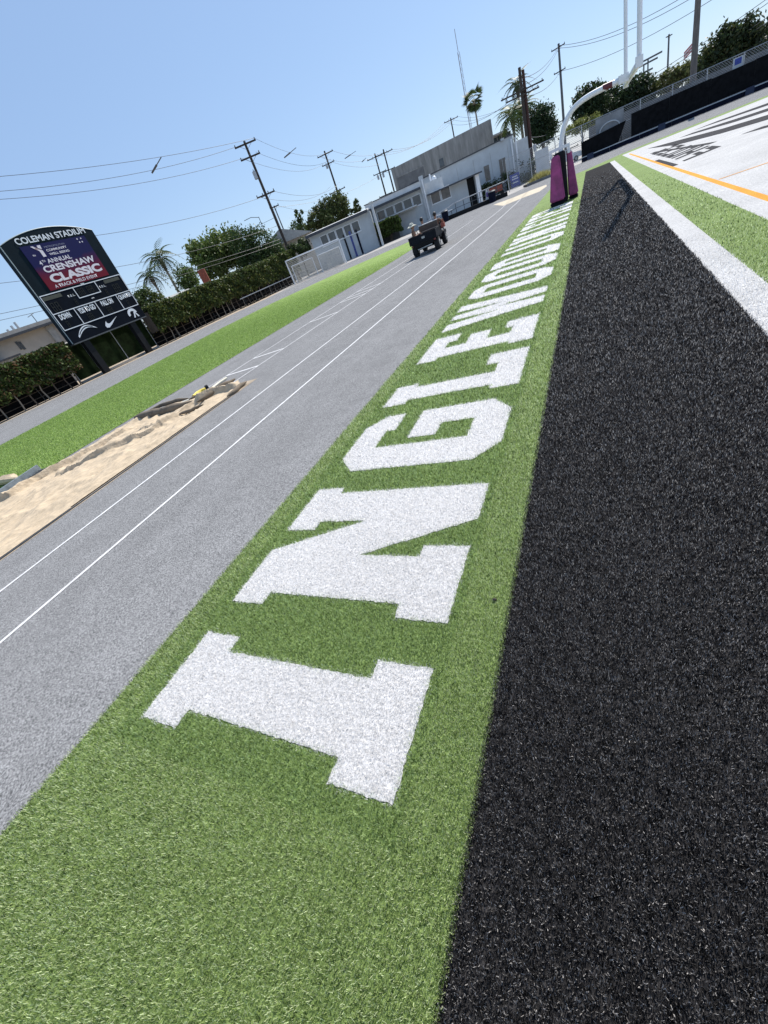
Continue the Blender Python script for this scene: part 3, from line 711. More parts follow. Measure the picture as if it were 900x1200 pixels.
# ================================================================= LONG-JUMP PIT AND ITS COVER
pit = MB(); pit.b2((-10.6, -6, -0.02), (-6.93, 7.35, -0.004))
struct(MB().add([(-10.55, -6, -0.0055), (-6.93, -6, -0.0055), (-6.93, 7.3, -0.0055), (-7.6, 7.3, -0.0055), (-10.55, 6.3, -0.0055)], [(0, 1, 2, 3, 4)]).build('sand_pit', M['dirt']))
tag(MB().b2((-6.985, -6, -0.004), (-6.962, 6.6, 0.012)).build('pit_edging', M['steel_dark']), 'thin dark rubber edging along the sand pit cover', 'edging')
def build_tarp():
    G = lambda pts: [tuple(ground(*q)[:2]) for q in pts]
    outline = [(-10.45, -4.5), (-7.02, -4.5), (-7.03, 0), (-7.05, 3), (-7.06, 6.9), (-7.45, 7.25), (-7.75, 6.75), (-8.4, 6.75), (-9.6, 6.7), (-10.35, 6.3), (-10.3, 5), (-10.25, 3.6), (-10.0, 2.6), (-10.3, 1.2)]
    folds = [(G([(67, 565), (110, 545), (150, 525), (180, 510), (213, 490), (232, 477)]), .12, .05),
             (G([(232, 479), (255, 466), (284, 453)]), .16, .05),
             (G([(0, 596), (20, 588), (50, 568), (90, 545), (130, 522), (160, 505)]), .12, .05),
             (G([(100, 548), (150, 522)]), .05, .05),
             (G([(160, 512), (200, 500)]), .06, .06)]
    nx, ny = 150, 360
    X = np.linspace(-10.5, -7.0, nx); Yv = np.linspace(-4.5, 7.3, ny)
    gx, gy = np.meshgrid(X, Yv)
    def vn(x, y, seed):                                           # value noise
        r = np.random.default_rng(seed).random((64, 64))
        xi, yi = np.floor(x).astype(int), np.floor(y).astype(int); fx, fy = x - xi, y - yi
        fx = fx * fx * (3 - 2 * fx); fy = fy * fy * (3 - 2 * fy)
        g_ = lambda a, b: r[a % 64, b % 64]
        return (g_(xi, yi) * (1 - fx) + g_(xi + 1, yi) * fx) * (1 - fy) + (g_(xi, yi + 1) * (1 - fx) + g_(xi + 1, yi + 1) * fx) * fy
    u = gx * .94 + gy * .10; v = gy - gx * .35
    z = 0.05 * (1 - np.abs(2 * vn(u * 2.6 + 9, v * 1.1 + 3, 1) - 1)) ** 2 + 0.032 * (1 - np.abs(2 * vn(u * 5.5, v * 2.6, 2) - 1)) ** 2
    z += 0.022 * (1 - np.abs(2 * vn(u * 10, v * 3, 3) - 1)) ** 2 + .012 * (1 - np.abs(2 * vn(u * 15 + v * 3, v * 7, 6) - 1)) + 0.05 * vn(gx * .7, gy * .45, 4)
    for pts, h, wd in folds:
        best = np.full(gx.shape, 9.0); sg = np.zeros(gx.shape); tt = np.zeros(gx.shape)
        for i in range(len(pts) - 1):
            (ax, ay), (bx, by) = pts[i], pts[i + 1]; dx, dy = bx - ax, by - ay; l2 = dx * dx + dy * dy
            q = np.clip(((gx - ax) * dx + (gy - ay) * dy) / l2, 0, 1)
            ex, ey = gx - ax - q * dx, gy - ay - q * dy; dd = np.hypot(ex, ey); m_ = dd < best
            best = np.where(m_, dd, best); sg = np.where(m_, ex * -dy + ey * dx, sg); tt = np.where(m_, (i + q) / (len(pts) - 1), tt)
        wob = (.55 + .8 * vn(gx * 1.5 + 4, gy * 1.1, 8)) * np.clip(np.minimum(tt, 1 - tt) * 6 + .25, 0, 1)
        z += h * wob * np.exp(-(best / np.where(sg > 0, wd * 3.6, wd * .38)) ** 2)
    ed = (-7.05 - gx).clip(0, .22) / .22
    z = z * ed + 0.004
    keep = inside(gx.ravel(), gy.ravel(), [outline]).reshape(gx.shape)
    b = MB(); idx = -np.ones(gx.shape, int)
    for j in range(ny):
        for i in range(nx):
            if keep[j, i]: idx[j, i] = len(b.v); b.v.append((gx[j, i], gy[j, i], z[j, i]))
    for j in range(ny - 1):
        for i in range(nx - 1):
            q = (idx[j, i], idx[j, i + 1], idx[j + 1, i + 1], idx[j + 1, i])
            if min(q) >= 0: b.f.append(q)
    o = b.build('pit_cover', M['burlap'], None, True)
    tag(o, 'wrinkled tan burlap cover spread over the long jump pit', 'tarp')
    # rolled-back edges, in a darker brown than the cover
    def hgt(x_, y_):
        return float(z[int(np.clip(round((y_ + 4.5) / 11.8 * (ny - 1)), 0, ny - 1)), int(np.clip(round((x_ + 10.5) / 3.5 * (nx - 1)), 0, nx - 1))])
    def roll(pix, r0, name='rolled_edge', m='burlap_dark', zz=.0, fl=.55):
        pts = G(pix); P = []; n = 40
        hs_ = [hgt(*p_) for p_ in pts if -10.4 < p_[0] < -7.05 and p_[1] < 7.3] or [0.0]; zz = sum(hs_) / len(hs_)
        seg = [math.dist(pts[i], pts[i + 1]) + 1e-6 for i in range(len(pts) - 1)]; tot = sum(seg)
        for k in range(n + 1):
            s = tot * k / n; i = 0
            while i < len(seg) - 1 and s > seg[i]: s -= seg[i]; i += 1
            q = s / seg[i]; x_ = pts[i][0] + (pts[i + 1][0] - pts[i][0]) * q; y_ = pts[i][1] + (pts[i + 1][1] - pts[i][1]) * q
            P.append((x_ + .02 * math.sin(k * .25 + r0 * 90), y_, zz + r0 * .2))
        rr = [r0 * (1 + .08 * math.sin(k * .5)) * min(1, .25 + 3.2 * min(k, n - k) / n) for k in range(n + 1)]
        MB().tube(P, rr, 9).build(name, M[m], o, True)
    roll([(161, 494), (176, 491), (195, 487), (212, 482), (233, 475)], .10)
    roll([(172, 487), (190, 478), (210, 472), (222, 470)], .045)
    roll([(224, 471), (238, 465), (252, 461), (263, 457)], .045)
    roll([(236, 478), (248, 470), (262, 461), (279, 451)], .06)
    roll([(268, 466), (277, 459), (289, 449)], .05)
    roll([(213, 490), (226, 486), (241, 479)], .035)
    return o
build_tarp()
g0 = ground(237, 460); hz = thing('hose', 'yellow and black taped hose lying at the far end of the pit cover', 'hose', (g0.x, g0.y, 0))
pp = [Vector(ground(*q)) - g0 for q in ((229, 468), (233, 464), (238, 461), (243, 459))]
MB().tube([p + Vector((0, 0, .06)) for p in pp], .055, 8).build('yellow_sleeve', M['yellow'], hz, True)
pp = [Vector(ground(*q)) - g0 for q in ((243, 458.5), (246, 457))]
MB().tube([p + Vector((0, 0, .07)) for p in pp], .075, 8).build('black_coupling', M['blackpaint'], hz, True)
pp = [Vector(ground(*q)) - g0 for q in ((213, 475), (222, 471), (229, 468))]
MB().tube([p + Vector((0, 0, .04)) for p in pp], .03, 8).build('pale_sleeve', M['straw'], hz, True)
pp = [Vector(ground(*q)) for q in ((248, 457), (257, 450), (266, 444))]
tag(MB().tube([p + Vector((0, 0, .03)) for p in pp], .028, 6).build('rake_handle', M['straw']), 'pale wooden rake handle lying on the track by the yellow hose', 'rake')
# ribbed aluminium plank
gp = ground(30, 568); ang = math.atan2(ground(51, 550).y - ground(6, 581).y, ground(51, 550).x - ground(6, 581).x)
pk = thing('aluminium_grate', 'grey ribbed aluminium drag grate on the turf edge beside the pit cover', 'grate', (gp.x, gp.y, 0), ang)
MB().b2((-.66, -.20, .004), (.66, .14, .03)).build('plate', M['aluminium'], pk)
MB().b2((-.66, .141, .004), (.66, .20, .17)).build('back_lip', M['aluminium'], pk)
for i in range(14):
    MB().b2((-.62 + i * .091, -.19, .0305), (-.59 + i * .091, .135, .06)).build('rib', M['steel_dark'], pk)
gq = ground(8, 569)
b = MB()
for k in range(4): b.tube([(gq.x - .8 + .1 * k, gq.y - .1 + .07 * k, .05 + .02 * k), (gq.x - .3, gq.y + .02 + .05 * k, .11), (gq.x + .15, gq.y + .05 + .04 * k, .10), (gq.x + .5 - .08 * k, gq.y + .16, .05)], [.03, .08, .09, .03], 8)
tag(b.build('burlap_bundle', M['burlap'], None, True), 'small bundle of tan burlap left on the grass strip beside the grate', 'bundle')

# ================================================================= UTILITY CART AND ITS RIDERS
CARTO = Vector((-7.62, 23.75, 0)); CARTA = R(4)
def build_cart():
    t = thing('utility_cart', 'dark utility cart with dump bed and tan bench seat driving away along the track', 'cart', CARTO, CARTA)
    def wheel(x, y, r, w_):
        o = MB().tube([(x - w_ / 2, y, r), (x - w_ / 2 + .03, y, r), (x + w_ / 2 - .03, y, r), (x + w_ / 2, y, r)], [r * .86, r, r, r * .86], 20).build('wheel', M['tyre'], t, True)
        MB().tube([(x - w_ / 2 - .006, y, r), (x + w_ / 2 + .006, y, r)], r * .52, 14).build('rim', M['rim'], o, True)
        MB().tube([(x - w_ / 2 - .03, y, r), (x + w_ / 2 + .03, y, r)], r * .16, 8).build('hub', M['steel_dark'], o, True)
        tr = MB()
        for k in range(16):
            a = 2 * math.pi * k / 16
            tr.box((x, y + math.cos(a) * r * 1.0, r + math.sin(a) * r * 1.0), (w_ * .9, .03, .03))
        tr.build('tread', M['tyre'], o)
    for x in (-.58, .58):
        wheel(x, 0, .28, .26); wheel(x, 1.95, .27, .22)
    ch = MB(); ch.b2((-.42, -.35, .26), (.42, 2.2, .40)); ch.b2((-.55, -.06, .24), (.55, .06, .34)); ch.b2((-.5, 1.9, .24), (.5, 2.0, .34))
    ch.build('chassis', M['blackpaint'], t)
    bed = MB()
    for p, d in (((0, .28, .575), (1.42, 1.5, .05)), ((-.695, .28, .755), (.05, 1.5, .308)), ((.695, .28, .755), (.05, 1.5, .308)), ((0, 1.005, .755), (1.338, .05, .308))): bed.box(p, d)
    bd = bed.build('dump_bed', M['cart_body'], t)
    tg = MB().box((0, -.452, .745), (1.33, .05, .33)).build('tailgate', M['cart_body'], bd)
    ribs = MB()
    for z in (.64, .84): ribs.box((0, -.482, z), (1.25, .02, .03))
    for x in (-.62, -.31, .31, .62): ribs.box((x, -.481, .74), (.03, .018, .16))
    ribs.build('tailgate_ribs', M['cart_body'], bd)
    MB().box((.05, -.484, .745), (.16, .014, .09)).build('emblem', M['rim'], bd)
    MB().b2((-.5, -.40, .41), (.5, -.36, .545)).build('mud_flap', M['blackpaint'], t)
    for x in (-.6, .6): MB().box((x, -.47, .50), (.10, .03, .07)).build('tail_light', mat('tail_lens', (.16, .02, .02), .3), t)
    hb = MB(); hb.tube([(.1, -.40, .33), (.1, -.58, .33)], .03, 8); hb.tube([(-.35, -.45, .30), (.42, -.45, .34)], .025, 8)
    hb.build('hitch_bar', M['rim'], t, True)
    bk = MB().b2((-.55, 1.04, .41), (.55, 1.55, .52)); bk.build('seat_base', M['blackpaint'], t)
    MB().box((0, 1.30, .572), (1.15, .46, .10)).build('seat', M['seat_brown'], t)
    Mr = Matrix.Translation((.07, 1.09, .93)) @ Matrix.Rotation(R(8), 4, 'X')
    br = MB().box((0, 0, 0), (.98, .08, .54), Mr).build('backrest', M['seat_brown'], t)
    MB().box((0, 0, .285), (1.0, .06, .03), Mr).build('backrest_piping', M['cloth_white'], br)
    fb = MB(); fb.b2((-.6, 1.56, .30), (.6, 2.0, .36)); fb.build('floor', M['blackpaint'], t)
    hd = MB(); hd.prism([(1.75, .42), (2.5, .42), (2.5, .68), (2.2, .86), (1.85, .92), (1.75, .92)], 1.10, Matrix(((0, 0, 1, -.55), (1, 0, 0, 0), (0, 1, 0, 0), (0, 0, 0, 1))))
    hd.build('bonnet', M['cart_body'], t)
    for x in (-.61, .61): MB().prism([(1.62, .45), (2.3, .45), (2.3, .56), (2.15, .62), (1.75, .62), (1.62, .56)], .14, Matrix(((0, 0, 1, x - .07), (1, 0, 0, 0), (0, 1, 0, .03), (0, 0, 0, 1)))).build('front_fender', M['cart_body'], t)
    sw = MB(); c = Vector((-.28, 1.66, 1.04)); ax = Vector((0, -.6, .8)); a1 = Vector((1, 0, 0)); a2 = ax.cross(a1)
    sw.tube([c + a1 * .17 * math.cos(q) + a2 * .17 * math.sin(q) for q in [2 * math.pi * k / 20 for k in range(21)]], .014, 6)
    sw.tube([c, c - ax * .28], .02, 6); sw.tube([c - a1 * .17, c + a1 * .17], .012, 5)
    sw.build('steering_wheel', M['blackpaint'], t, True)
    for x in (-.66, .66): MB().tube([(x, 1.0, .80), (x, 1.0, 1.05), (x, 1.35, 1.05), (x, 1.4, .72)], .018, 6).build('hip_rail', M['blackpaint'], t, True)
    return t
build_cart()
CM = Matrix.Translation(CARTO) @ Matrix.Rotation(CARTA, 4, 'Z')
tag(MB().box((.0, 0, .12), (.34, .26, .22)).build('white_sack', M['cloth_white'], None, loc=CM @ Vector((-.22, -.24, .602))), 'white cloth bundle beside the tailgate in the cart bed', 'sack')
bpy.data.objects['white_sack'].rotation_euler = (0, 0, .3)
bx = thing('crate', 'brown crate standing in the cart bed just behind the seat', 'crate', CM @ Vector((.18, .70, .60)), CARTA)
MB().b2((-.42, -.2, .005), (.42, .2, .30)).build('box', M['wood_red'], bx); MB().b2((-.44, -.22, .301), (.44, .22, .33)).build('lid', M['shirt_dark'], bx)
kb = thing('cooler_bag', 'orange red cooler bag held at the right side of the cart', 'bag', CM @ Vector((.83, 1.02, .74)), CARTA)
MB().b2((-.09, -.11, .04), (.09, .11, .24)).build('bag_body', M['orange_red'], kb)
MB().tube([(-.0, -.09, .24), (0, -.07, .36), (0, .07, .36), (0, .09, .24)], .012, 6).build('carry_strap', M['orange_red'], kb, True)

def skin_body(name, nodes, edges, mats, classify, parent):
    """nodes: name -> (pos, radius); one continuous body from a skinned skeleton rooted at the pelvis"""
    keys = list(nodes); me = bpy.data.meshes.new(name)
    me.from_pydata([nodes[k][0] for k in keys], [(keys.index(a), keys.index(b)) for a, b in edges], [])
    o = bpy.data.objects.new(name, me); COL.objects.link(o)
    md = o.modifiers.new('skin', 'SKIN'); md.use_smooth_shade = True
    for i, k in enumerate(keys):
        sv = me.skin_vertices[0].data[i]; r_ = nodes[k][1]; sv.radius = (r_, r_) if not isinstance(r_, tuple) else r_
        sv.use_root = (k == 'pelvis')
    s2 = o.modifiers.new('sub', 'SUBSURF'); s2.levels = 1; s2.render_levels = 1
    dg = bpy.context.evaluated_depsgraph_get(); dg.update()
    m2 = bpy.data.meshes.new_from_object(o.evaluated_get(dg)); m2.name = name
    bpy.data.objects.remove(o)
    m2.materials.clear()
    for m in mats: m2.materials.append(m)
    for p in m2.polygons: p.material_index = classify(p.center); p.use_smooth = True
    r = bpy.data.objects.new(name, m2); COL.objects.link(r); r.parent = parent; return r
def hand(nodes, edges, sd, wrist, d, side):
    """palm with four bent fingers and a thumb; d = direction of the forearm"""
    wv = Vector(wrist); d = Vector(d).normalized(); sv = Vector(side).normalized(); dn = d.cross(sv).normalized()
    nodes[sd + 'palm'] = (wv + d * .06, .030); edges.append((sd + 'wrist', sd + 'palm'))
    for i, ln in enumerate((.070, .078, .073, .058)):
        b = wv + d * .095 + sv * (.030 - .020 * i)
        nodes['%sf%da' % (sd, i)] = (b, .0095); nodes['%sf%db' % (sd, i)] = (b + d * ln * .5 - dn * .012, .0085); nodes['%sf%dc' % (sd, i)] = (b + d * ln * .75 - dn * .040, .0075)
        edges += [(sd + 'palm', '%sf%da' % (sd, i)), ('%sf%da' % (sd, i), '%sf%db' % (sd, i)), ('%sf%db' % (sd, i), '%sf%dc' % (sd, i))]
    nodes[sd + 'ta'] = (wv + d * .035 + sv * .040, .011); nodes[sd + 'tb'] = (wv + d * .075 + sv * .060 - dn * .012, .009)
    edges += [(sd + 'palm', sd + 'ta'), (sd + 'ta', sd + 'tb')]
def person(label, origin, turn, hip, knees, feet, elbows, wrists, top, bottom, hat=None, lean=(0, 0), tor=1.0):
    """seated figure; joints in its own frame (x right, y ahead), hips at height hip"""
    t = thing('person', label, 'person', origin, turn)
    lx, ly = lean
    H = Vector((0, 0, hip)); dz0 = Vector((0, 0, .52 * (tor - 1)))
    N = {'pelvis': (H, (.145, .115)), 'waist': (H + Vector((lx * .3, ly * .3, .17)), (.135, .10)), 'chest': (H + Vector((lx * .7, ly * .7, .36)), (.155, .11)),
         'neck0': (H + Vector((lx, ly, .51)), .085), 'neck': (H + Vector((lx, ly + .01, .575)), .060), 'jaw': (H + Vector((lx, ly + .03, .655)), (.068, .075)), 'head': (H + Vector((lx, ly + .025, .735)), (.078, .092)), 'crown': (H + Vector((lx, ly + .01, .80)), (.055, .066)),
         'nose': (H + Vector((lx, ly + .125, .69)), .012)}
    E = [('pelvis', 'waist'), ('waist', 'chest'), ('chest', 'neck0'), ('neck0', 'neck'), ('neck', 'jaw'), ('jaw', 'head'), ('head', 'crown'), ('jaw', 'nose')]
    for k, s in enumerate((-1, 1)):
        sd = 'LR'[k]
        N[sd + 'sh'] = (H + Vector((lx + s * .175, ly, .485)), .072); N[sd + 'el'] = (Vector(elbows[k]), .045); N[sd + 'wrist'] = (Vector(wrists[k]), .029)
        N[sd + 'hip'] = (H + Vector((s * .10, .06, -.02)), .095); N[sd + 'kn'] = (Vector(knees[k]), .066); N[sd + 'calf'] = (Vector(knees[k]).lerp(Vector(feet[k]), .4) - Vector((0, .012, 0)), .058); N[sd + 'an'] = (Vector(feet[k]), .040)
        N[sd + 'toe'] = (Vector(feet[k]) + Vector((0, .17, -.045)), .034)
        N[sd + 'ear'] = (H + Vector((lx + s * .088, ly + .02, .70)), .012)
        E += [('chest', sd + 'sh'), (sd + 'sh', sd + 'el'), (sd + 'el', sd + 'wrist'), ('pelvis', sd + 'hip'), (sd + 'hip', sd + 'kn'), (sd + 'kn', sd + 'calf'), (sd + 'calf', sd + 'an'), (sd + 'an', sd + 'toe'), ('head', sd + 'ear')]
        hand(N, E, sd, wrists[k], Vector(wrists[k]) - Vector(elbows[k]), (-s, 0, .2))
    zn = hip + .545
    def cls(c):
        if c.z > zn: return 0
        for k in (0, 1):
            w_ = Vector(wrists[k]); e_ = Vector(elbows[k])
            if (c - w_).length < .2 and (c - w_).dot(w_ - e_) > -.04: return 0
            if (c - Vector(feet[k])).length < .21 and c.z < feet[k][2] + .06: return 3
            if (c - Vector(knees[k])).length < .14: return 2
        if c.z < hip + .06 and c.y < .3 or c.z < hip - .2: return 2
        return 1
    if tor != 1.0:
        for k in N:
            if k in ('neck0', 'neck', 'jaw', 'head', 'crown', 'nose', 'Lear', 'Rear', 'Lsh', 'Rsh'): N[k] = (N[k][0] + dz0, N[k][1])
            elif k == 'chest': N[k] = (N[k][0] + dz0 * .7, N[k][1])
            elif k == 'waist': N[k] = (N[k][0] + dz0 * .3, N[k][1])
        zn += dz0.z; H = H + dz0
    skin_body('body', N, E, [M['skin'], top, bottom, M['blackpaint']], cls, t)
    hc = H + Vector((lx, ly + .01, .745))
    ey = MB()
    for s in (-1, 1): ey.ball(H + Vector((lx + s * .032, ly + .108, .715)), .010, 8, 6)
    ey.build('eye', M['hair'], t, True)
    MB().tube([H + Vector((lx - .022, ly + .108, .652)), H + Vector((lx, ly + .114, .650)), H + Vector((lx + .022, ly + .108, .652))], .005, 5).build('mouth', M['red'], t)
    h = MB(); h.ball(hc + Vector((0, -.02, .012)), .1, 14, 9, (.92, 1.02, .95))
    ho = h.build('hair', M['hair'], t, True)
    for v in ho.data.vertices:                                     # hairline: cut back from the face
        if v.co.y > hc.y + .045 and v.co.z < hc.z + .045: v.co.y = hc.y + .045
    if hat:
        b = MB(); n = 20; prof = [(.235, -.02), (.17, .005), (.105, .02), (.098, .07), (.075, .115), (.0, .13)]
        vs = []; fs = []
        for r_, z_ in prof:
            for k in range(n):
                a = 2 * math.pi * k / n; vs.append((hc.x + r_ * math.cos(a), hc.y + r_ * math.sin(a) * 1.05, hc.z + .02 + z_ + .012 * math.sin(2 * a)))
        for i in range(len(prof) - 1):
            for k in range(n): fs.append((i * n + k, i * n + (k + 1) % n, (i + 1) * n + (k + 1) % n, (i + 1) * n + k))
        b.add(vs, fs); hh = b.build('sun_hat', M['straw'], t, True)
        hh.modifiers.new('thick', 'SOLIDIFY').thickness = .025
        MB().tube([(hc.x + .104 * math.cos(a), hc.y + .108 * math.sin(a), hc.z + .055) for a in [2 * math.pi * k / 20 for k in range(21)]], .012, 5).build('hat_band', M['shirt_dark'], hh, True)
    return t
# two on the bench, facing ahead
person('person in a charcoal shirt driving the cart, dark hair above the tan seat', CM @ Vector((-.27, 1.32, 0)), CARTA, .70, [(-.12, .44, .68), (.12, .44, .68)], [(-.12, .62, .405), (.12, .62, .405)],
       [(-.27, .20, .90), (.25, .20, .90)], [(-.12, .32, .96), (.11, .32, .96)], M['shirt_dark'], M['shirt_dark'])
person('person in a brown shirt leaning out at the right end of the cart seat', CM @ Vector((.40, 1.32, 0)), CARTA, .70, [(-.10, .44, .68), (.16, .42, .68)], [(-.10, .60, .405), (.16, .60, .405)],
       [(-.24, .16, .90), (.40, .02, .98)], [(-.14, .34, .84), (.44, -.20, 1.06)], M['shirt_brown'], M['cloth_white'], lean=(.05, .02))
person('person in a wide pale sun hat and brown shirt sitting in the cart bed', CM @ Vector((-.56, .20, 0)), CARTA - R(80), .70, [(-.12, .38, .86), (.12, .38, .86)], [(-.12, .50, .66), (.12, .50, .66)],
       [(-.27, .02, .86), (.27, .04, .86)], [(-.12, .24, .92), (.14, .24, .92)], M['shirt_brown'], M['shirt_brown'], hat=True, lean=(0, .0), tor=.80)

# ================================================================= PLANTS
def leaf_cloud(blobs, n, size, base, name, parent, clump=26, squash=.8, var=.3, alt=None):
    """leaves in many small clumps spread through the blobs (c, r) with gaps between the clumps"""
    tot = sum(b[1][0] * b[1][1] * b[1][2] for b in blobs) or 1
    V = []; C = []
    for c, r in blobs:
        m = max(60, int(2.2 * n * (r[0] * r[1] * r[2]) / tot)); k = max(6, m // 45)
        dr = rng.normal(size=(k, 3)); dr /= np.linalg.norm(dr, axis=1)[:, None]
        rad = rng.uniform(.45, 1.0, (k, 1)) ** .5
        cc = dr * rad * np.array(r)
        tone = np.clip(rng.normal(1, var, (k, 1)), .45, 1.9)
        idx = rng.integers(0, k, m)
        sp = min(r) * rng.uniform(.12, .30, (k, 1))
        p = cc[idx] + rng.normal(size=(m, 3)) * sp[idx] + np.array(c)
        a = rng.normal(size=(m, 3)); a /= np.linalg.norm(a, axis=1)[:, None]
        b = rng.normal(size=(m, 3)); b -= a * (a * b).sum(1, keepdims=True); b /= np.linalg.norm(b, axis=1)[:, None]
        s = .68 * size * rng.uniform(.6, 1.35, (m, 1))
        q = np.empty((m, 4, 3)); q[:, 0] = p - a * s * .6; q[:, 1] = p + b * s * .32; q[:, 2] = p + a * s * .6; q[:, 3] = p - b * s * .32
        V.append(q.reshape(-1, 3))
        col = 1.3 * np.array(base)[None] * tone[idx] * rng.uniform(.75, 1.3, (m, 1))
        if alt is not None:
            w_ = rng.random(m) < .22; col[w_] = np.array(alt) * rng.uniform(.7, 1.3, (w_.sum(), 1))
        C.append(col)
    return np_mesh(name, np.concatenate(V), 4, M['leaf'], np.concatenate(C), parent)
def tree(label, x, y, crowns, n=2600, leaf=.34, base=(.045, .075, .020), trunk=.22, cat='tree', group=None, name='broadleaf_tree', bark='bark', alt=None, var=.3):
    """crowns: (x, y, z, rx, ry, rz) in world metres"""
    t = thing(name, label, cat, (x, y, 0), 0, group)
    O = Vector((x, y, 0)); zl = min(c[2] - c[5] for c in crowns); zm = sum(c[2] for c in crowns) / len(crowns)
    tb = MB(); zt = max(zl + .3, zm * .7)
    tb.tube([(0, 0, 0), (trunk * .3, 0, zt * .5), (0, trunk * .3, zt)], [trunk * 1.25, trunk, trunk * .7], 9)
    for c in crowns:
        e = Vector((c[0], c[1], c[2] + c[5] * .3)) - O; mid = Vector((e.x * .4, e.y * .4, zt * .75 + e.z * .2))
        tb.tube([(0, 0, zt * .62), mid, e], [trunk * .6, trunk * .42, trunk * .10], 6)
    tb.build('trunk', M[bark], t, True)
    leaf_cloud([((c[0] - x, c[1] - y, c[2]), (c[3], c[4], c[5])) for c in crowns], n, leaf, base, 'crown', t, alt=alt, var=var)
    return t
def px_tree(label, rg, blobs, **k):
    """blobs: (px, py, rx, ry) seen in the photo, set at range rg with equal depth and width"""
    cr = []
    for i, (px, py, rx, ry) in enumerate(blobs):
        P = at(px, py, rg + (i % 3 - 1) * .8); m = mpp(P); cr.append((P.x, P.y, P.z, rx * m, rx * m, ry * m))
    bx_ = sum(c[0] for c in cr) / len(cr); by_ = sum(c[1] for c in cr) / len(cr)
    return tree(label, bx_, by_, cr, **k)
def palm(label, px, py, rg, L_, n=22, trunk=.16, fan=False, lean=(0, 0), base=(.05, .075, .022), group=None):
    P = at(px, py, rg)
    t = thing('palm_tree', label, 'palm tree', (P.x, P.y, 0), 0, group)
    tb = MB(); k = 14; pts = []; rr = []
    for i in range(k + 1):
        q = i / k; pts.append((lean[0] * (q * q - 1), lean[1] * (q * q - 1), P.z * q)); rr.append(trunk * (1.25 - .4 * q) * (1.06 if i % 2 else .96))
    tb.tube(pts, rr, 9).build('trunk', M['bark_pale'], t)
    sk = MB().tube([(0, 0, P.z - L_ * .5), (0, 0, P.z - L_ * .2), (0, 0, P.z)], [trunk * 1.1, trunk * 1.9, trunk * 1.2], 9).build('frond_bases', M['bark'], t)
    protos = []
    for v in range(3):
        V = []; m = 11; dr = (.35, .55, .8)[v]
        pt = lambda q: Vector((L_ * q * (1 - .12 * q), 0, L_ * (.55 * q - (.75 + dr) * q * q * .8)))
        if not fan:
            for i in range(1, m + 1):
                q = i / m; c = pt(q); tng = (pt(min(1, q + .05)) - pt(q - .05)).normalized(); wl = L_ * .30 * math.sin(math.pi * (.12 + .82 * q)) + .04
                for s in (-1, 1):
                    b = c - tng * .055 * L_; tip = c + tng * wl * .55 + Vector((0, s * wl * .8, -wl * .45)); mid = (c + tip) / 2 + Vector((0, 0, wl * .12))
                    V += [b, c, tip, mid] if s > 0 else [c, b, mid, tip]
        else:
            c = pt(.5)
            for i in range(13):
                a = R(-84 + 14 * i); d = Vector((math.cos(a), math.sin(a), -.25 - .15 * abs(math.sin(a)))) * L_ * .55; sd = Vector((-math.sin(a), math.cos(a), 0)) * L_ * .05
                V += [c, c + d * .55 - sd, c + d, c + d * .55 + sd]
            V += [pt(0), pt(.25) + Vector((0, .03, 0)), c, pt(.25) - Vector((0, .03, 0))]
        V = np.array([tuple(q) for q in V]); nq = len(V) // 4
        col = np.array(base)[None] * rng.uniform(.6, 1.5, (nq, 1))
        o = np_mesh('frond', V, 4, M['leaf'], col, t); protos.append(o)
    for i in range(n):
        o = protos[i] if i < 3 else protos[i % 3].copy()
        if i >= 3: COL.objects.link(o); o.parent = t
        u = (i + .5) / n; el = R(62) * (1 - u) - R(52) * u
        o.location = (0, 0, P.z); o.rotation_euler = (random.uniform(-.15, .15), -el, i * 2.399 + random.uniform(-.2, .2))
        s = random.uniform(.85, 1.1); o.scale = (s, s, s)
    return t
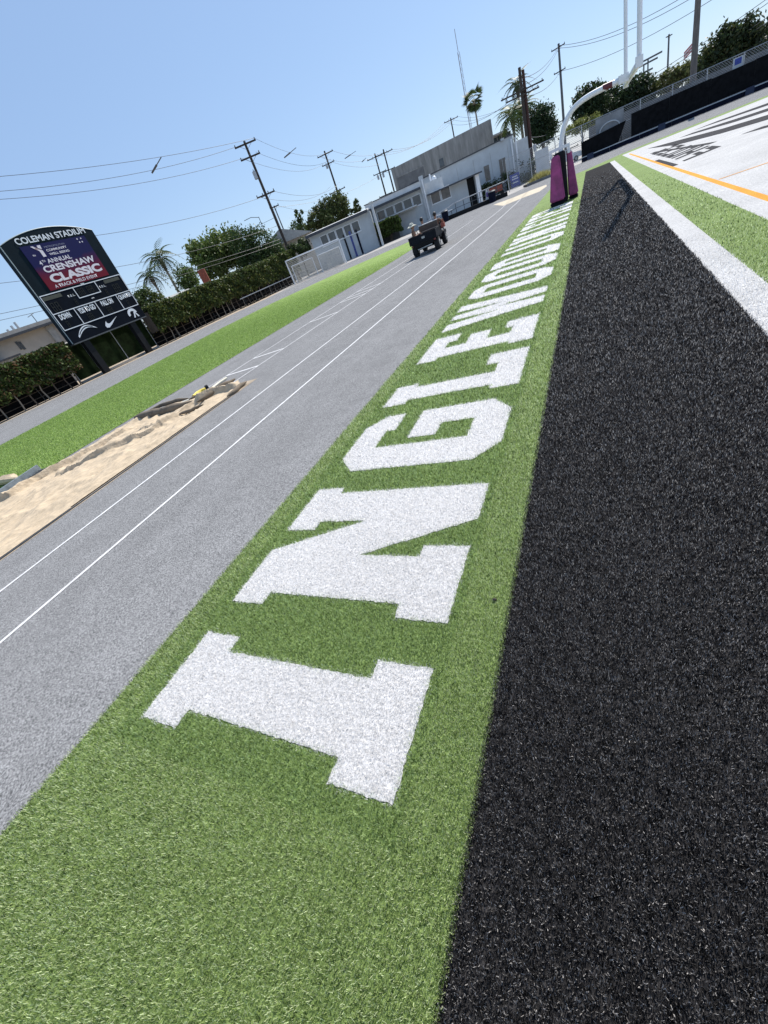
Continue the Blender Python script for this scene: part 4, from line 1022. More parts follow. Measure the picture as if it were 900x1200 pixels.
def hedge(label, pts, depth, z0, z1, dens, base, alt, step, name='hedge'):
    """clipped hedge along pts (front face), bare stems below; z1 per point"""
    t = thing(name, label, 'hedge', (pts[0][0], pts[0][1], 0)); O = Vector((pts[0][0], pts[0][1], 0))
    V = []; C = []; stems = []; core = MB()
    for i in range(len(pts) - 1):
        a = Vector((*pts[i], 0)); b = Vector((*pts[i + 1], 0)); ln = (b - a).length; u = (b - a).normalized(); nn = Vector((u.y, -u.x, 0))
        if nn.x < 0: nn = -nn                                       # towards the field
        n = int(dens * ln)
        s = rng.uniform(0, 1, n); zt = z1[i] + (z1[i + 1] - z1[i]) * s
        side = rng.random(n)
        k = rng.random(n)
        top = side < .38; lowz = z0 + .35 * np.abs(np.sin(s * ln * 1.7)) + .25 * rng.random(n)
        dd = np.where(top, rng.uniform(0, depth, n), np.where(side < .88, rng.normal(.06, .10, n), depth + rng.normal(0, .1, n)))
        zz = np.where(top, zt + rng.normal(0, .06, n), lowz + (zt - lowz) * k ** .8)
        bulge = .10 * np.sin(s * ln * .9) + .06 * np.sin(s * ln * 2.3 + zz * 2)
        zz = zz + np.where(top, .07 * np.sin(s * ln * 1.1) + .05 * np.sin(s * ln * 2.7), 0)
        p = np.array(a - O)[None] + np.outer(s * ln, np.array(u)) - np.outer(dd - bulge, np.array(nn)); p[:, 2] = zz
        aa = rng.normal(size=(n, 3)); aa /= np.linalg.norm(aa, axis=1)[:, None]
        bb = rng.normal(size=(n, 3)); bb -= aa * (aa * bb).sum(1, keepdims=True); bb /= np.linalg.norm(bb, axis=1)[:, None]
        sz = rng.uniform(.07, .17, (n, 1))
        q = np.empty((n, 4, 3)); q[:, 0] = p - aa * sz; q[:, 1] = p + bb * sz * .55; q[:, 2] = p + aa * sz; q[:, 3] = p - bb * sz * .55
        V.append(q.reshape(-1, 3))
        col = np.array(base)[None] * rng.uniform(.5, 1.5, (n, 1)) * (.75 + .5 * (np.sin(s * ln * 3.1 + zz * 5) > 0))[:, None]
        w_ = rng.random(n) < .16; col[w_] = np.array(alt) * rng.uniform(.6, 1.3, (w_.sum(), 1)); C.append(col)
        m = max(1, int(ln / step))
        for j in range(m):
            c = a - O + u * (j + .5 + random.uniform(-.2, .2)) * ln / m - nn * random.uniform(.25, depth * .6)
            stems.append((c, z0 + .8))
        e0, e1 = a - O - nn * .28, b - O - nn * .28; f0, f1 = a - O - nn * (depth - .2), b - O - nn * (depth - .2)
        zc0, zc1 = z1[i] - .25, z1[i + 1] - .25; zb = z0 + .45
        core.add([(e0.x, e0.y, zb), (e1.x, e1.y, zb), (f1.x, f1.y, zb), (f0.x, f0.y, zb), (e0.x, e0.y, zc0), (e1.x, e1.y, zc1), (f1.x, f1.y, zc1), (f0.x, f0.y, zc0)],
                 [(0, 3, 2, 1), (4, 5, 6, 7), (0, 1, 5, 4), (1, 2, 6, 5), (2, 3, 7, 6), (3, 0, 4, 7)])
    core.build('inner_twigs', M['bark'], t)
    np_mesh('foliage', np.concatenate(V), 4, M['leaf'], np.concatenate(C), t)
    for c, h in stems:
        w1 = random.uniform(-.08, .08)
        MB().tube([(c.x, c.y, 0), (c.x + w1, c.y + w1, h * .5), (c.x - w1, c.y + .1, h)], [.06, .05, .045], 6).build('stem', M['bark' if random.random() < .5 else 'bark_pale'], t, True)
    return t
HB, HALT = (.068, .095, .024), (.19, .19, .05)
hedge('clipped dark green hedge on bare stems left of the scoreboard', [(-37.9, 5), (-38.0, 13.5), (-38.05, 21.9)], 1.5, .75, [3.3, 3.3, 3.15], 1500, HB, (.15, .085, .04), 1.05)
hedge('long clipped dark green hedge on bare stems right of the scoreboard', [(-38.0, 30.9), (-37.9, 38), (-37.75, 47), (-37.6, 58.5)], 1.6, .85, [3.35, 3.45, 3.55, 3.85], 1500, HB, HALT, .95)
# fence behind the hedges: posts and rails, with a dark sheet added for the shade
def yard_fence(label, x, y0, y1, rails=True):
    t = thing('yard_fence', label, 'fence', (x, y0, 0))
    n = int((y1 - y0) / 3)
    MB().b2((-.02, 0, .03), (.02, y1 - y0, 2.0)).build('screen', M['blackcloth'], t)  # sheet added to make the space behind the stems dark
    for i in range(n + 1):
        MB().tube([(.08, i * (y1 - y0) / n, 0), (.08, i * (y1 - y0) / n, 2.15)], .035, 6).build('post', M['steel_dark'], t)
    if rails:
        for z in (.35, .80):
            MB().b2((.12, 0, z), (.16, y1 - y0, z + .06)).build('rail', M['bark'], t)
    return t
yard_fence('low railed fence with a dark sheet added as shade behind the stems of the left hedge', -39.75, 3, 21.6)
yard_fence('low railed fence with a dark sheet added as shade behind the stems of the long right hedge', -39.85, 31, 59)
# green screen between the posts of the scoreboard
sf = thing('green_screen_fence', 'dark green screened fence seen under the scoreboard', 'fence', (-39.6, 21.8, 0))
MB().b2((-.02, 0, .25), (.02, 9.0, 3.1)).build('screen', mat('green_screen', (.013, .022, .008), .9, .5, 1.6, 6, spec=.05), sf)
for y_ in (.02, 2.2, 5.3, 7.7, 8.98): MB().tube([(.1, y_, 0), (.1, y_, 3.2)], .035, 6).build('post', M['galv'], sf)
MB().b2((.05, 0, 0), (.3, 9.0, .16)).build('kerb', M['concrete'], sf); MB().tube([(.1, 0, 3.15), (.1, 9.0, 3.15)], .03, 6).build('top_rail', M['galv'], sf)

LG = 'trees and shrubs beyond the hedge'
px_tree('big pale green bushy tree behind the middle of the long hedge', 82, [(240, 300, 16, 15), (255, 296, 17, 18), (272, 292, 15, 20), (250, 312, 18, 12), (228, 298, 9, 12)], n=5200, leaf=.55, base=(.085, .12, .028), alt=(.17, .2, .06), trunk=.4)
px_tree('broad dark tree right of the pale bushy one, behind the long hedge', 80, [(288, 290, 15, 18), (305, 288, 15, 17), (320, 292, 12, 15), (296, 304, 18, 12), (312, 302, 14, 12)], n=5200, leaf=.42, base=(.035, .06, .016), trunk=.4)
px_tree('rounded mid green shrub between the palms and the brick chimney', 74, [(216, 326, 12, 11), (224, 328, 9, 10)], n=1500, leaf=.36, base=(.06, .09, .025), trunk=.15, cat='shrub')
px_tree('low mid green shrub just right of the scoreboard', 62, [(172, 349, 13, 9), (184, 352, 9, 7), (163, 352, 8, 8)], n=1600, leaf=.3, base=(.06, .085, .022), trunk=.12, cat='shrub')
px_tree('dark leafy shrub crowded against the right edge of the scoreboard', 60, [(160, 357, 9, 9), (172, 362, 10, 7)], n=900, leaf=.3, base=(.035, .055, .018), trunk=.12, cat='shrub')
px_tree('slim tree topped by a round ball of leaves before the white building', 100, [(350, 253, 6, 5.5), (349, 270, 8, 9), (356, 282, 10, 8), (344, 283, 7, 6)], n=1900, leaf=.5, base=(.05, .075, .02), trunk=.18)
px_tree('dense dark tree with several heads behind the low white building', 106, [(382, 243, 9, 9), (397, 240, 10, 10), (372, 256, 10, 9), (389, 256, 13, 11), (405, 250, 8, 9), (366, 266, 9, 7)], n=5200, leaf=.55, base=(.055, .07, .020), alt=(.14, .15, .05), trunk=.35)
px_tree('small dark tree peeping beside the tall white wall', 104, [(418, 242, 4, 7), (416, 252, 5, 6)], n=700, leaf=.5, base=(.05, .065, .02), trunk=.15)
px_tree('low dark shrub at the left end of the low white building', 70, [(355, 288, 9, 7), (343, 292, 6, 6)], n=900, leaf=.35, base=(.04, .06, .018), trunk=.1, cat='shrub')
palm('taller of the two feathery palms rising right of the scoreboard', 187, 303, 84, 3.6, 20, .2)
palm('shorter of the two feathery palms rising right of the scoreboard', 176, 324, 80, 2.9, 18, .18)
palm('slender fan palm standing above the grey concrete building', 555, 116, 150, 3.2, 24, .22, True)
palm('tall feathery palm hidden behind the dark double pole', 606, 100, 118, 3.6, 18, .25)
palm('pale leafy palm left of the dark double pole', 600, 136, 112, 4.4, 26, .25, base=(.10, .13, .035))
palm('pale leafy palm close behind the dark double pole', 614, 128, 116, 4.0, 24, .25, base=(.08, .11, .03))
px_tree('round dark clipped tree right of the dark double pole', 112, [(636, 146, 13, 15), (632, 136, 10, 10), (640, 154, 12, 10), (630, 156, 10, 9)], n=4200, leaf=.5, base=(.022, .040, .014), trunk=.35)
RG = 'trees beyond the far fence'
px_tree('dark spreading tree behind the curve of the goal post', 100, [(690, 122, 14, 16), (704, 128, 13, 14), (680, 134, 10, 14), (698, 112, 10, 9)], n=3600, leaf=.55, base=(.024, .040, .014), trunk=.35)
px_tree('dark tree between the goal post upright and the steel frames', 104, [(726, 116, 15, 12), (744, 108, 14, 13), (758, 106, 12, 12), (736, 124, 15, 9), (715, 122, 10, 10)], n=4200, leaf=.55, base=(.022, .036, .013), trunk=.35)
px_tree('yellow green shrub on the bank below the dark trees', 92, [(682, 146, 14, 6), (694, 142, 10, 5), (671, 151, 8, 5)], n=1700, leaf=.35, base=(.13, .145, .04), trunk=.08, cat='shrub')
px_tree('pale olive tree left of the brown pole at the fence', 104, [(784, 94, 12, 9), (797, 90, 10, 9), (775, 100, 9, 7), (806, 86, 9, 9)], n=2600, leaf=.5, base=(.09, .10, .032), alt=(.16, .16, .07), trunk=.3)
px_tree('big dark round headed tree right of the brown pole at the fence', 98, [(846, 62, 18, 18), (866, 48, 17, 16), (832, 76, 14, 12), (884, 50, 14, 14), (858, 70, 20, 12), (876, 64, 16, 12)], n=7000, leaf=.6, base=(.024, .036, .012), alt=(.08, .085, .03), trunk=.5)
px_tree('dark tree at the far right end of the fence', 112, [(893, 56, 14, 12), (908, 46, 16, 14), (922, 40, 16, 14)], n=3000, leaf=.6, base=(.03, .045, .016), trunk=.45)

# ================================================================= FENCES AND SCREENS AT THE FAR SIDE
FW = Wall((0, 71.0), R(-1.0))
def far_fence():
    ex, ey = math.cos(FW.a), math.sin(FW.a)
    # low dark padded wall with a pale top, black screens standing on it, chain link above
    lw = thing('padded_wall', 'low dark navy padded wall with pale capping along the far track', 'wall', (FW.p0.x, FW.p0.y, 0), FW.a)
    x0, x1 = -1.1, 48
    n = 16
    for i in range(n):
        a = x0 + (x1 - x0) * i / n; b_ = x0 + (x1 - x0) * (i + 1) / n - .03
        MB().b2((a, -.06, 0), (b_, .10, .42)).build('pad_panel', M['navy'], lw)
    MB().b2((x0, -.07, .421), (x1, .45, .50)).build('capping', M['offwhite'], lw)
    for px in (877, 775, 692):
        s_, z_ = FW(px, 0); s_ = FW(px, 118 if px == 877 else (156 if px == 775 else 186))[0]
        MB().b2((s_ - .35, -.16, .02), (s_ + .35, -.072, .60)).build('blue_cushion', mat('dark_blue_vinyl', (.010, .022, .06), .5), lw)
    ts = thing('black_windscreen', 'long black windscreen stretched along the far fence right of the goal post', 'windscreen', (FW.p0.x, FW.p0.y, 0), FW.a)
    g0, g1 = FW(703, 0)[0], 0
    s0 = FW(740, 165)[0]
    k = 12
    for i in range(k):
        a = s0 + (48 - s0) * i / k; b_ = s0 + (48 - s0) * (i + 1) / k - .02
        MB().b2((a, .50, .55), (b_, .54, 2.62 + .04 * math.sin(i * 2.1))).build('screen_panel', M['blackcloth'], ts)
    for i in range(k + 1):
        a = s0 + (48 - s0) * i / k; MB().tube([(a, .60, 0), (a, .60, 2.66)], .04, 6).build('post', M['steel_dark'], ts)
    # shorter screen to its left, its right end raked, on a wheeled stand
    ss = thing('short_windscreen', 'shorter black screen with a raked right end left of the long windscreen', 'windscreen', (FW.p0.x, FW.p0.y, 0), FW.a)
    sl, sr = FW(681, 170)[0], FW(735, 160)[0]
    b = MB(); vs = [(sl, .25, .35), (sr - .9, .25, .55), (sr - .1, .25, 2.25), (sl, .25, 1.95)]
    b.add(vs + [(x, .31, z) for x, y, z in vs], [(0, 1, 2, 3), (7, 6, 5, 4), (0, 4, 5, 1), (1, 5, 6, 2), (2, 6, 7, 3), (3, 7, 4, 0)]); b.build('screen_panel', M['blackcloth'], ss)
    for x in (sl + .03, (sl + sr) / 2, sr - .6): MB().tube([(x, .36, 0), (x, .36, 2.1)], .04, 6).build('post', M['blackpaint'], ss)
    for x in (sl + .3, sr - 1.1):
        MB().tube([(x, .1, .14), (x, .3, .14)], .14, 10).build('wheel', M['tyre'], ss, True)
    cl = thing('chain_link_fence', 'grey chain link fence rising above the black screens on the far side', 'fence', (FW.p0.x, FW.p0.y, 0), FW.a)
    c0 = FW(650, 190)[0] - 6; zb, zt = 0.1, 3.55; yo = 1.35
    mesh = MB(); st = .22
    def wirebar(x_a, z_a, x_b, z_b): mesh.tube([(x_a, yo, z_a), (x_b, yo, z_b)], .009, 3, False)
    x = c0 - (zt - zb)
    while x < 48:
        wirebar(max(x, c0), zb + max(0, c0 - x), x + (zt - zb), zt); wirebar(x + (zt - zb), zb, max(x, c0), zt - max(0, c0 - x)); x += st
    o = mesh.build('wire_mesh', M['galv'], cl); o['kind'] = 'stuff'
    x = c0
    while x < 48.1:
        MB().tube([(x, yo, 0), (x, yo, zt + .03)], .05, 8).build('post', M['galv'], cl); x += 3.05
    MB().tube([(c0, yo + .01, zt + .04), (48, yo + .01, zt + .04)], .035, 6).build('top_rail', M['galv'], cl)
    MB().tube([(c0, yo + .06, 2.2), (48, yo + .06, 2.2)], .03, 6).build('middle_rail', M['galv'], cl)
    # grey banner with a pale arch
    bn = thing('grey_banner', 'grey banner with a pale arch hung on the chain link behind the goal post', 'banner', (FW.p0.x, FW.p0.y, 0), FW.a)
    b0, b1 = FW(698, 150, -1.2)[0], FW(731, 140, -1.2)[0]
    MB().b2((b0, yo - .10, 1.75), (b1, yo - .06, 3.5)).build('cloth', M['banner'], bn)
    ar = MB(); bc = (b0 + b1) / 2; w_ = (b1 - b0) * .36
    ar.tube([(bc + w_ * math.cos(R(180 - 180 * i / 14)), yo - .125, 2.05 + .75 * math.sin(R(180 * i / 14))) for i in range(15)], .07, 6)
    ar.build('arch_print', M['offwhite'], bn)
    sg = thing('blue_sign', 'small blue and white sign fixed to the chain link at far right', 'sign', (FW.p0.x, FW.p0.y, 0), FW.a)
    s_, z_ = FW(865, 73, -1.2)
    MB().b2((s_ - .42, yo - .11, z_ - .42), (s_ + .42, yo - .07, z_ + .42)).build('board', M['offwhite'], sg)
    MB().b2((s_ - .28, yo - .122, z_ - .15), (s_ + .28, yo - .111, z_ + .34)).build('blue_field', M['blue'], sg)
    # bleacher-like grey walk behind
    bk = thing('bank', 'grey concrete bank behind the far chain link fence', 'wall', (FW.p0.x, FW.p0.y, 0), FW.a)
    MB().b2((FW(690, 160, -3)[0], 3.2, 0), (48, 3.8, 3.1)).build('retaining_wall', M['raw_dark'], bk)
far_fence()

# ================================================================= POLES AND WIRES
def pole(label, px, py, rg, r=.16, m='wood_pole', arms=(), ang=R(20), name='utility_pole', cans=(), extra=None, group=None, double=0):
    """arms: (drop below top, half length, insulators)"""
    P = at(px, py, rg)
    t = thing(name, label, 'utility pole', (P.x, P.y, 0), ang, group)
    MB().tube([(0, 0, 0), (0, 0, P.z * .5), (0, 0, P.z)], [r * 1.15, r, r * .8], 10).build('shaft', M[m], t, True)
    if double: MB().tube([(double, .25, 0), (double, .22, P.z * .5), (double, .2, P.z * .97)], [r * 1.1, r, r * .8], 10).build('shaft', M['wood_red'], t, True)
    for dz, hl, n in arms:
        z = P.z - dz
        a = MB().box((0, -r - .05, z), (hl * 2, .12, .17 if r < .3 else .30)).build('crossarm', M['wood_pole' if m != 'wood_grey' else 'wood_grey'], t)
        for i in range(n):
            x = -hl * .93 + 1.86 * hl * i / max(1, n - 1)
            MB().tube([(x, -r - .05, z + .065), (x, -r - .05, z + .16), (x, -r - .05, z + .30)], [.03, .075, .05], 7).build('insulator', M['insul'], a, True)
        br = MB(); br.tube([(-hl * .55, -r - .05, z - .06), (0, -r - .03, z - .6)], .02, 5); br.tube([(hl * .55, -r - .05, z - .06), (0, -r - .03, z - .6)], .02, 5)
        br.build('brace', M['steel_dark'], a)
    for dz, dx in cans:
        c = MB().tube([(dx, -.2, P.z - dz - .45), (dx, -.2, P.z - dz - .40), (dx, -.2, P.z - dz + .40), (dx, -.2, P.z - dz + .45)], [.18, .25, .25, .2], 12).build('transformer', M['galv'], t, True)
        MB().tube([(dx, -.2, P.z - dz + .45), (dx, -.2, P.z - dz + .65)], .05, 6).build('bushing', M['insul'], c)
    return t, P
T1, P1 = pole('dark wooden pole with three crossarms and a transformer behind the long hedge', 286, 165.5, 73, .20, arms=((.35, 1.5, 3), (1.7, 1.4, 3), (5.9, 1.35, 4)), ang=R(35), cans=((3.6, -.35),))
T2, P2 = pole('dark wooden pole with three crossarms behind the dark tree heads', 380, 177, 120, .22, arms=((.6, 1.9, 3), (2.3, 1.5, 3), (7.4, 2.0, 4)), ang=R(20), cans=((2.6, -.5),))
T3, P3 = pole('left pole of the pair beside the grey concrete building, hung with transformers', 439, 180, 132, .2, arms=((.7, 2.2, 4), (3.9, 1.7, 3), (8.5, 1.8, 3)), ang=R(20), cans=((4.6, -.7), (4.6, .7)))
T4, P4 = pole('right pole of the pair beside the grey concrete building', 449, 175, 134, .2, arms=((.8, 2.2, 4), (4.2, 1.7, 3)), ang=R(20))
T5, P5 = pole('thin dark pole with one crossarm behind the grey concrete roof', 528, 138, 160, .2, arms=((.5, 2.0, 4),), ang=R(20))
T6, P6 = pole('heavy dark red brown double pole beside the white building corner', 608.5, 79, 90, .25, 'wood_pole', arms=((2.6, 3.1, 3), (3.1, 2.4, 2)), ang=R(12), cans=((9.8, 1.0), (11.2, 1.05)), double=.47)
T7, P7 = pole('tall slim steel pole with several short crossarms behind the goal post', 654.5, 51, 135, .26, 'steel_dark', arms=((.6, 1.5, 2), (4.3, 1.3, 2), (12.5, 1.5, 2), (15.5, 1.5, 2), (18.0, 3.2, 3), (22.5, 2.0, 2)), ang=R(-25))
T8, P8 = pole('thin grey pole rising behind the shrub end of the long hedge', 321, 241, 96, .13, 'steel_dark', arms=((.2, .9, 2),), ang=R(30))
T9, P9 = pole('thick weathered brown pole standing behind the far fence, top out of view', 822, -60, 76, .30, 'wood_grey', arms=(), ang=0)
T10, P10 = pole('thin grey light pole far behind the olive tree', 784, 40, 150, .2, 'steel_dark', arms=((.3, .6, 0),), ang=0, name='light_pole'); T10['category'] = 'light pole'
T11, P11 = pole('small grey street light pole between the long hedge trees', 303, 254, 92, .07, 'steel_dark', arms=(), ang=0, name='light_pole'); T11['category'] = 'light pole'
MB().tube([(0, 0, P11.z - .1), (-1.2, -.6, P11.z + .35), (-2.4, -1.2, P11.z + .3)], .05, 6).build('lamp_arm', M['steel_dark'], T11, True)
# lattice mast
Pm = at(532.5, 34, 185); Pk = at(535.5, 62, 185)
ms = thing('lattice_mast', 'tall thin grey lattice radio mast rising far behind the grey building', 'mast', (Pm.x, Pm.y, 0))
for k in range(3):
    a = 2.094 * k; MB().tube([(.42 * math.cos(a), .42 * math.sin(a), 0), (.34 * math.cos(a), .34 * math.sin(a), Pk.z)], .07, 5).build('leg', M['galv'], ms)
b = MB(); z = 0
while z < Pk.z - 1.5:
    for k in range(3):
        a, c = 2.094 * k, 2.094 * (k + 1); b.tube([(.4 * math.cos(a), .4 * math.sin(a), z), (.4 * math.cos(c), .4 * math.sin(c), z + 1.5)], .03, 3, False)
    z += 1.5
b.build('lacing', M['galv'], ms)['kind'] = 'stuff'
MB().tube([(0, 0, Pk.z), (0, 0, Pm.z)], .10, 6).build('whip_antenna', M['galv'], ms)
# steel frames of a substation far off
for i, (pa, pb, pr) in enumerate((((757, 85), (757, 97), 0), ((765, 74), (768, 96), 0), ((771, 68), (772, 94), 0))):
    pass
sbP = at(766, 80, 170)
sb = thing('substation_frame', 'dark steel portal frames standing far behind the goal post upright', 'steel frame', (sbP.x, sbP.y, 0), R(-30))
for i, (px, pt) in enumerate(((749, 88), (754.5, 76), (759.5, 69))):
    Q = at(px, pt, 170); mx = sb.matrix_basis.inverted() @ Vector((Q.x, Q.y, 0))
    MB().tube([(mx.x, mx.y, 0), (mx.x, mx.y, Q.z)], .16, 6).build('column', M['steel_dark'], sb)
    MB().box((mx.x, mx.y, Q.z), (6.5, .3, .35)).build('beam', M['steel_dark'], sb)
# flag on the far side
fP = at(806, 60, 110); fl = thing('flag', 'striped flag hanging limp left of the thick brown pole', 'flag', (fP.x, fP.y, 0), R(10))
MB().tube([(.9, 0, 0), (.9, 0, fP.z + 1.4)], .05, 6).build('staff', M['galv'], fl)
for i in range(5):
    b = MB(); z1 = fP.z + .9 - .2 * i
    pts = [(.85, 0, z1), (.3, .12, z1 - .35), (-.15, -.10, z1 - .6), (-.5, .05, z1 - .85)]
    for k in range(3): b.add([pts[k], pts[k + 1], (pts[k + 1][0], pts[k + 1][1] + .01, pts[k + 1][2] - .195), (pts[k][0], pts[k][1] + .01, pts[k][2] - .195)], [(0, 1, 2, 3)])
    b.build('stripe', M['red' if i % 2 == 0 else 'cloth_white'], fl)

def wire(label, A, B, sag, r=.018, group='overhead wires'):
    A, B = Vector(A), Vector(B); n = 14
    L_ = (B - A).length
    o = MB().tube([A.lerp(B, i / n) - Vector((0, 0, sag * 4 * (i / n) * (1 - i / n))) for i in range(n + 1)], r, 4, False).build('overhead_wire', M['wire'])
    return tag(o, label, 'wire', group)
def off(P, ang, dx, dz): return Vector((P.x + dx * math.cos(ang), P.y + dx * math.sin(ang), P.z - dz))
# from beyond the left of the picture to the first pole
WL = 'wires from the left edge to the pole behind the long hedge'
for (px, py), dx, dz, sg, lb in (((-40, 210), 1.4, .1, .5, 'uppermost wire running left from the pole behind the long hedge'), ((-40, 227), -1.3, .2, .8, 'second wire from the top running left from the hedge pole'), ((-40, 236), -.9, 1.5, .8, 'third wire from the top running left from the hedge pole'),
                             ((-40, 291), 0, 6.0, 1.0, 'lone lower wire sagging left from the lowest crossarm of the hedge pole'), ((-40, 336), 0, 9.6, 1.0, 'low wire crossing behind the scoreboard towards the hedge pole'),
                             ((-40, 376), 0, 11.2, .6, 'lower of the wires crossing behind the scoreboard'), ((-40, 384), 0, 11.6, .6, 'lowest wire crossing behind the scoreboard')):
    wire(lb, at(px, py, 62), off(P1, R(35), dx, dz), sg, .020, WL)
wire('guy wire slanting down left from the middle of the hedge pole', off(P1, 0, 0, 8.6), at(238, 296, 84), 0, .02, WL)
for dx, dz, lb in ((1.4, .1, 'uppermost wire between the hedge pole and the next pole'), (.9, 1.4, 'second wire between the hedge pole and the next pole'), (-.9, 1.6, 'third wire between the hedge pole and the next pole'), (1.1, 5.8, 'lower faint wire between the hedge pole and the next pole'), (-1.1, 5.8, 'lowest faint wire between the hedge pole and the next pole')):
    wire(lb, off(P1, R(35), dx, dz), off(P2, R(20), dx, dz + .3), 1.4, .020, 'wires between the hedge pole and the next pole')
for dx, dz, lb in ((1.5, .4, 'upper wire from the second pole to the pair of poles'), (-1.5, .5, 'middle wire from the second pole to the pair of poles'), (.9, 2.3, 'lower wire from the second pole to the pair of poles')):
    wire(lb, off(P2, R(20), dx, dz), off(P3, R(20), dx, dz), .8, .026, 'wires between the second pole and the pair of poles')
for dx, dz, lb in ((-1.9, .6, 'upper wire rising from the pair of poles to the roof pole'), (0, .6, 'middle wire rising from the pair of poles to the roof pole'), (1.9, .7, 'lower wire rising from the pair of poles to the roof pole')):
    wire(lb, off(P4, R(20), dx, dz), off(P5, R(20), dx * .9, .3), 1.8, .028, 'wires from the pair of poles over the grey building')
for dx, lb in ((-1.8, 'upper wire from the roof pole to the heavy double pole'), (0, 'middle wire from the roof pole to the heavy double pole'), (1.8, 'lower wire from the roof pole to the heavy double pole')):
    wire(lb, off(P5, R(20), dx, .3), off(P6, R(-25), dx * 1.4, 3.0), 1.5, .024, 'wires from the roof pole to the heavy double pole')
wire('long wire from the small hedge pole rising to the pair of poles', off(P8, R(30), -.6, .1), off(P4, 0, 0, 4.0), 1.6, .022, 'wires rising to the pair of poles')
wire('second long wire from the small hedge pole rising to the pair of poles', off(P8, R(30), .6, .2), off(P3, 0, 0, 8.6), 2.4, .022, 'wires rising to the pair of poles')
for dz, dz6, lb in ((.4, 1.2, 'upper wire from the double pole to the slim steel pole'), (.7, 2.0, 'upper middle wire from the double pole to the slim steel pole'), (4.3, 3.2, 'middle wire from the double pole to the slim steel pole'), (12.5, 8.0, 'lower wire from the double pole to the slim steel pole'), (15.5, 10.0, 'lowest wire from the double pole to the slim steel pole')):
    wire(lb, off(P6, 0, 0, dz6), off(P7, 0, 0, dz), 1.0, .036, 'wires from the double pole to the slim steel pole')
for dz, q, lb in ((.3, (830, -22), 'uppermost wire running right from the slim steel pole'), (.7, (830, -14), 'second wire running right from the slim steel pole'), (4.3, (880, -30), 'third wire running right from the slim steel pole'), (12.5, (930, -24), 'fourth wire running right from the slim steel pole'),
                 (12.9, (930, -18), 'fifth wire running right from the slim steel pole'), (15.5, (930, -2), 'sixth wire running right from the slim steel pole'), (16.0, (930, 4), 'seventh wire running right from the slim steel pole'), (18.2, (930, 22), 'lowest wire running right from the slim steel pole')):
    wire(lb, off(P7, 0, 0, dz), at(q[0], q[1], 92), 1.2, .034, 'wires running right from the slim steel pole')
def spacer(label, a, b_, rg):
    A, B = at(*a, rg), at(*b_, rg)
    o = MB().tube([A, A.lerp(B, .45), A.lerp(B, .5), B], [.05, .05, .11, .09], 6).build('wire_spacer', M['insul'])
    tag(o, label, 'line spacer')
spacer('dark hanging bar clipped to the wires left of the hedge pole', (189, 184), (178, 203), 66)
spacer('dark slanting bar on the wires just right of the hedge pole', (347, 173), (333, 185), 90)
spacer('dark slanting bar on the wires left of the pair of poles', (417, 177), (404, 186), 125)
spacer('short dark bar on the wires touching the pair of poles', (429, 185), (424, 190), 130)

# ================================================================= BUILDINGS
def bthing(name, label, W, cat='building'):
    return thing(name, label, cat, (W.p0.x, W.p0.y, 0), W.a)
def window(t, s0, z0, s1, z1, y=0.0, bars=1, glass='glass', frame='white', name='window', fw=.07):
    """framed window on the face at local y; sill, frame and recessed panes"""
    if s0 > s1: s0, s1 = s1, s0
    if z0 > z1: z0, z1 = z1, z0
    f = MB()
    f.b2((s0, y - .05, z0), (s0 + fw, y + .02, z1)); f.b2((s1 - fw, y - .05, z0), (s1, y + .02, z1))
    f.b2((s0 + fw, y - .048, z1 - fw), (s1 - fw, y + .018, z1)); f.b2((s0 + fw, y - .048, z0), (s1 - fw, y + .018, z0 + fw))
    fo = f.build(name, M[frame], t)
    for i in range(bars):
        a = s0 + fw + (s1 - s0 - 2 * fw) * i / bars; b_ = s0 + fw + (s1 - s0 - 2 * fw) * (i + 1) / bars
        MB().b2((a + (.02 if i else 0), y - .028, z0 + fw), (b_ - (.02 if i < bars - 1 else 0), y - .012, z1 - fw)).build('pane', M[glass], fo)
        if i: MB().b2((a - .018, y - .04, z0 + fw), (a + .018, y + .01, z1 - fw)).build('mullion', M[frame], fo)
    MB().b2((s0 - .06, y - .12, z0 - .07), (s1 + .06, y - .002, z0 - .003)).build('sill', M[frame], fo)
    return fo
def winrow(t, W, tl0, br0, tl1, br1, n, y=0.0, **k):
    a0, z1 = W(*tl0); b0, z0 = W(*br0); a1, z3 = W(*tl1); b1, z2 = W(*br1)
    zt, zb = (z1 + z3) / 2, (z0 + z2) / 2
    for i in range(n):
        q = i / (n - 1) if n > 1 else 0
        window(t, a0 + (a1 - a0) * q, zb, a0 + (a1 - a0) * q + .92 * (a1 - a0) / (n - 1), zt, y, **k)

# A: low building at the left with a strip of windows
WA = Wall((-28, 62), R(22))
A = bthing('low_building', 'low bluish white building with a row of high windows behind the soccer goals', WA)
sL, zL = WA(362, 275.5); sR, zR = WA(420, 253); ze = (zL + zR) / 2
MB().b2((sL, 0, 0), (sR + 1.6, 9, ze)).build('wall', M['stucco'], A)
rf = MB(); rf.prism([(-.7, ze + .005), (9.3, ze + .5), (9.3, ze + .65), (-.7, ze + .16)], sR + 1.4 - sL + .5, Matrix(((0, 0, 1, sL - .5), (1, 0, 0, 0), (0, 1, 0, 0), (0, 0, 0, 1))))
rfo = rf.build('roof', M['roof_white'], A)
MB().b2((sL - .5, -.73, ze - .18), (sR + 1.35, -.705, ze + .15)).build('fascia', M['roof_edge'], rfo)
winrow(A, WA, (374.4, 277.8), (383.3, 288), (410.7, 261), (420, 271), 5, bars=1)
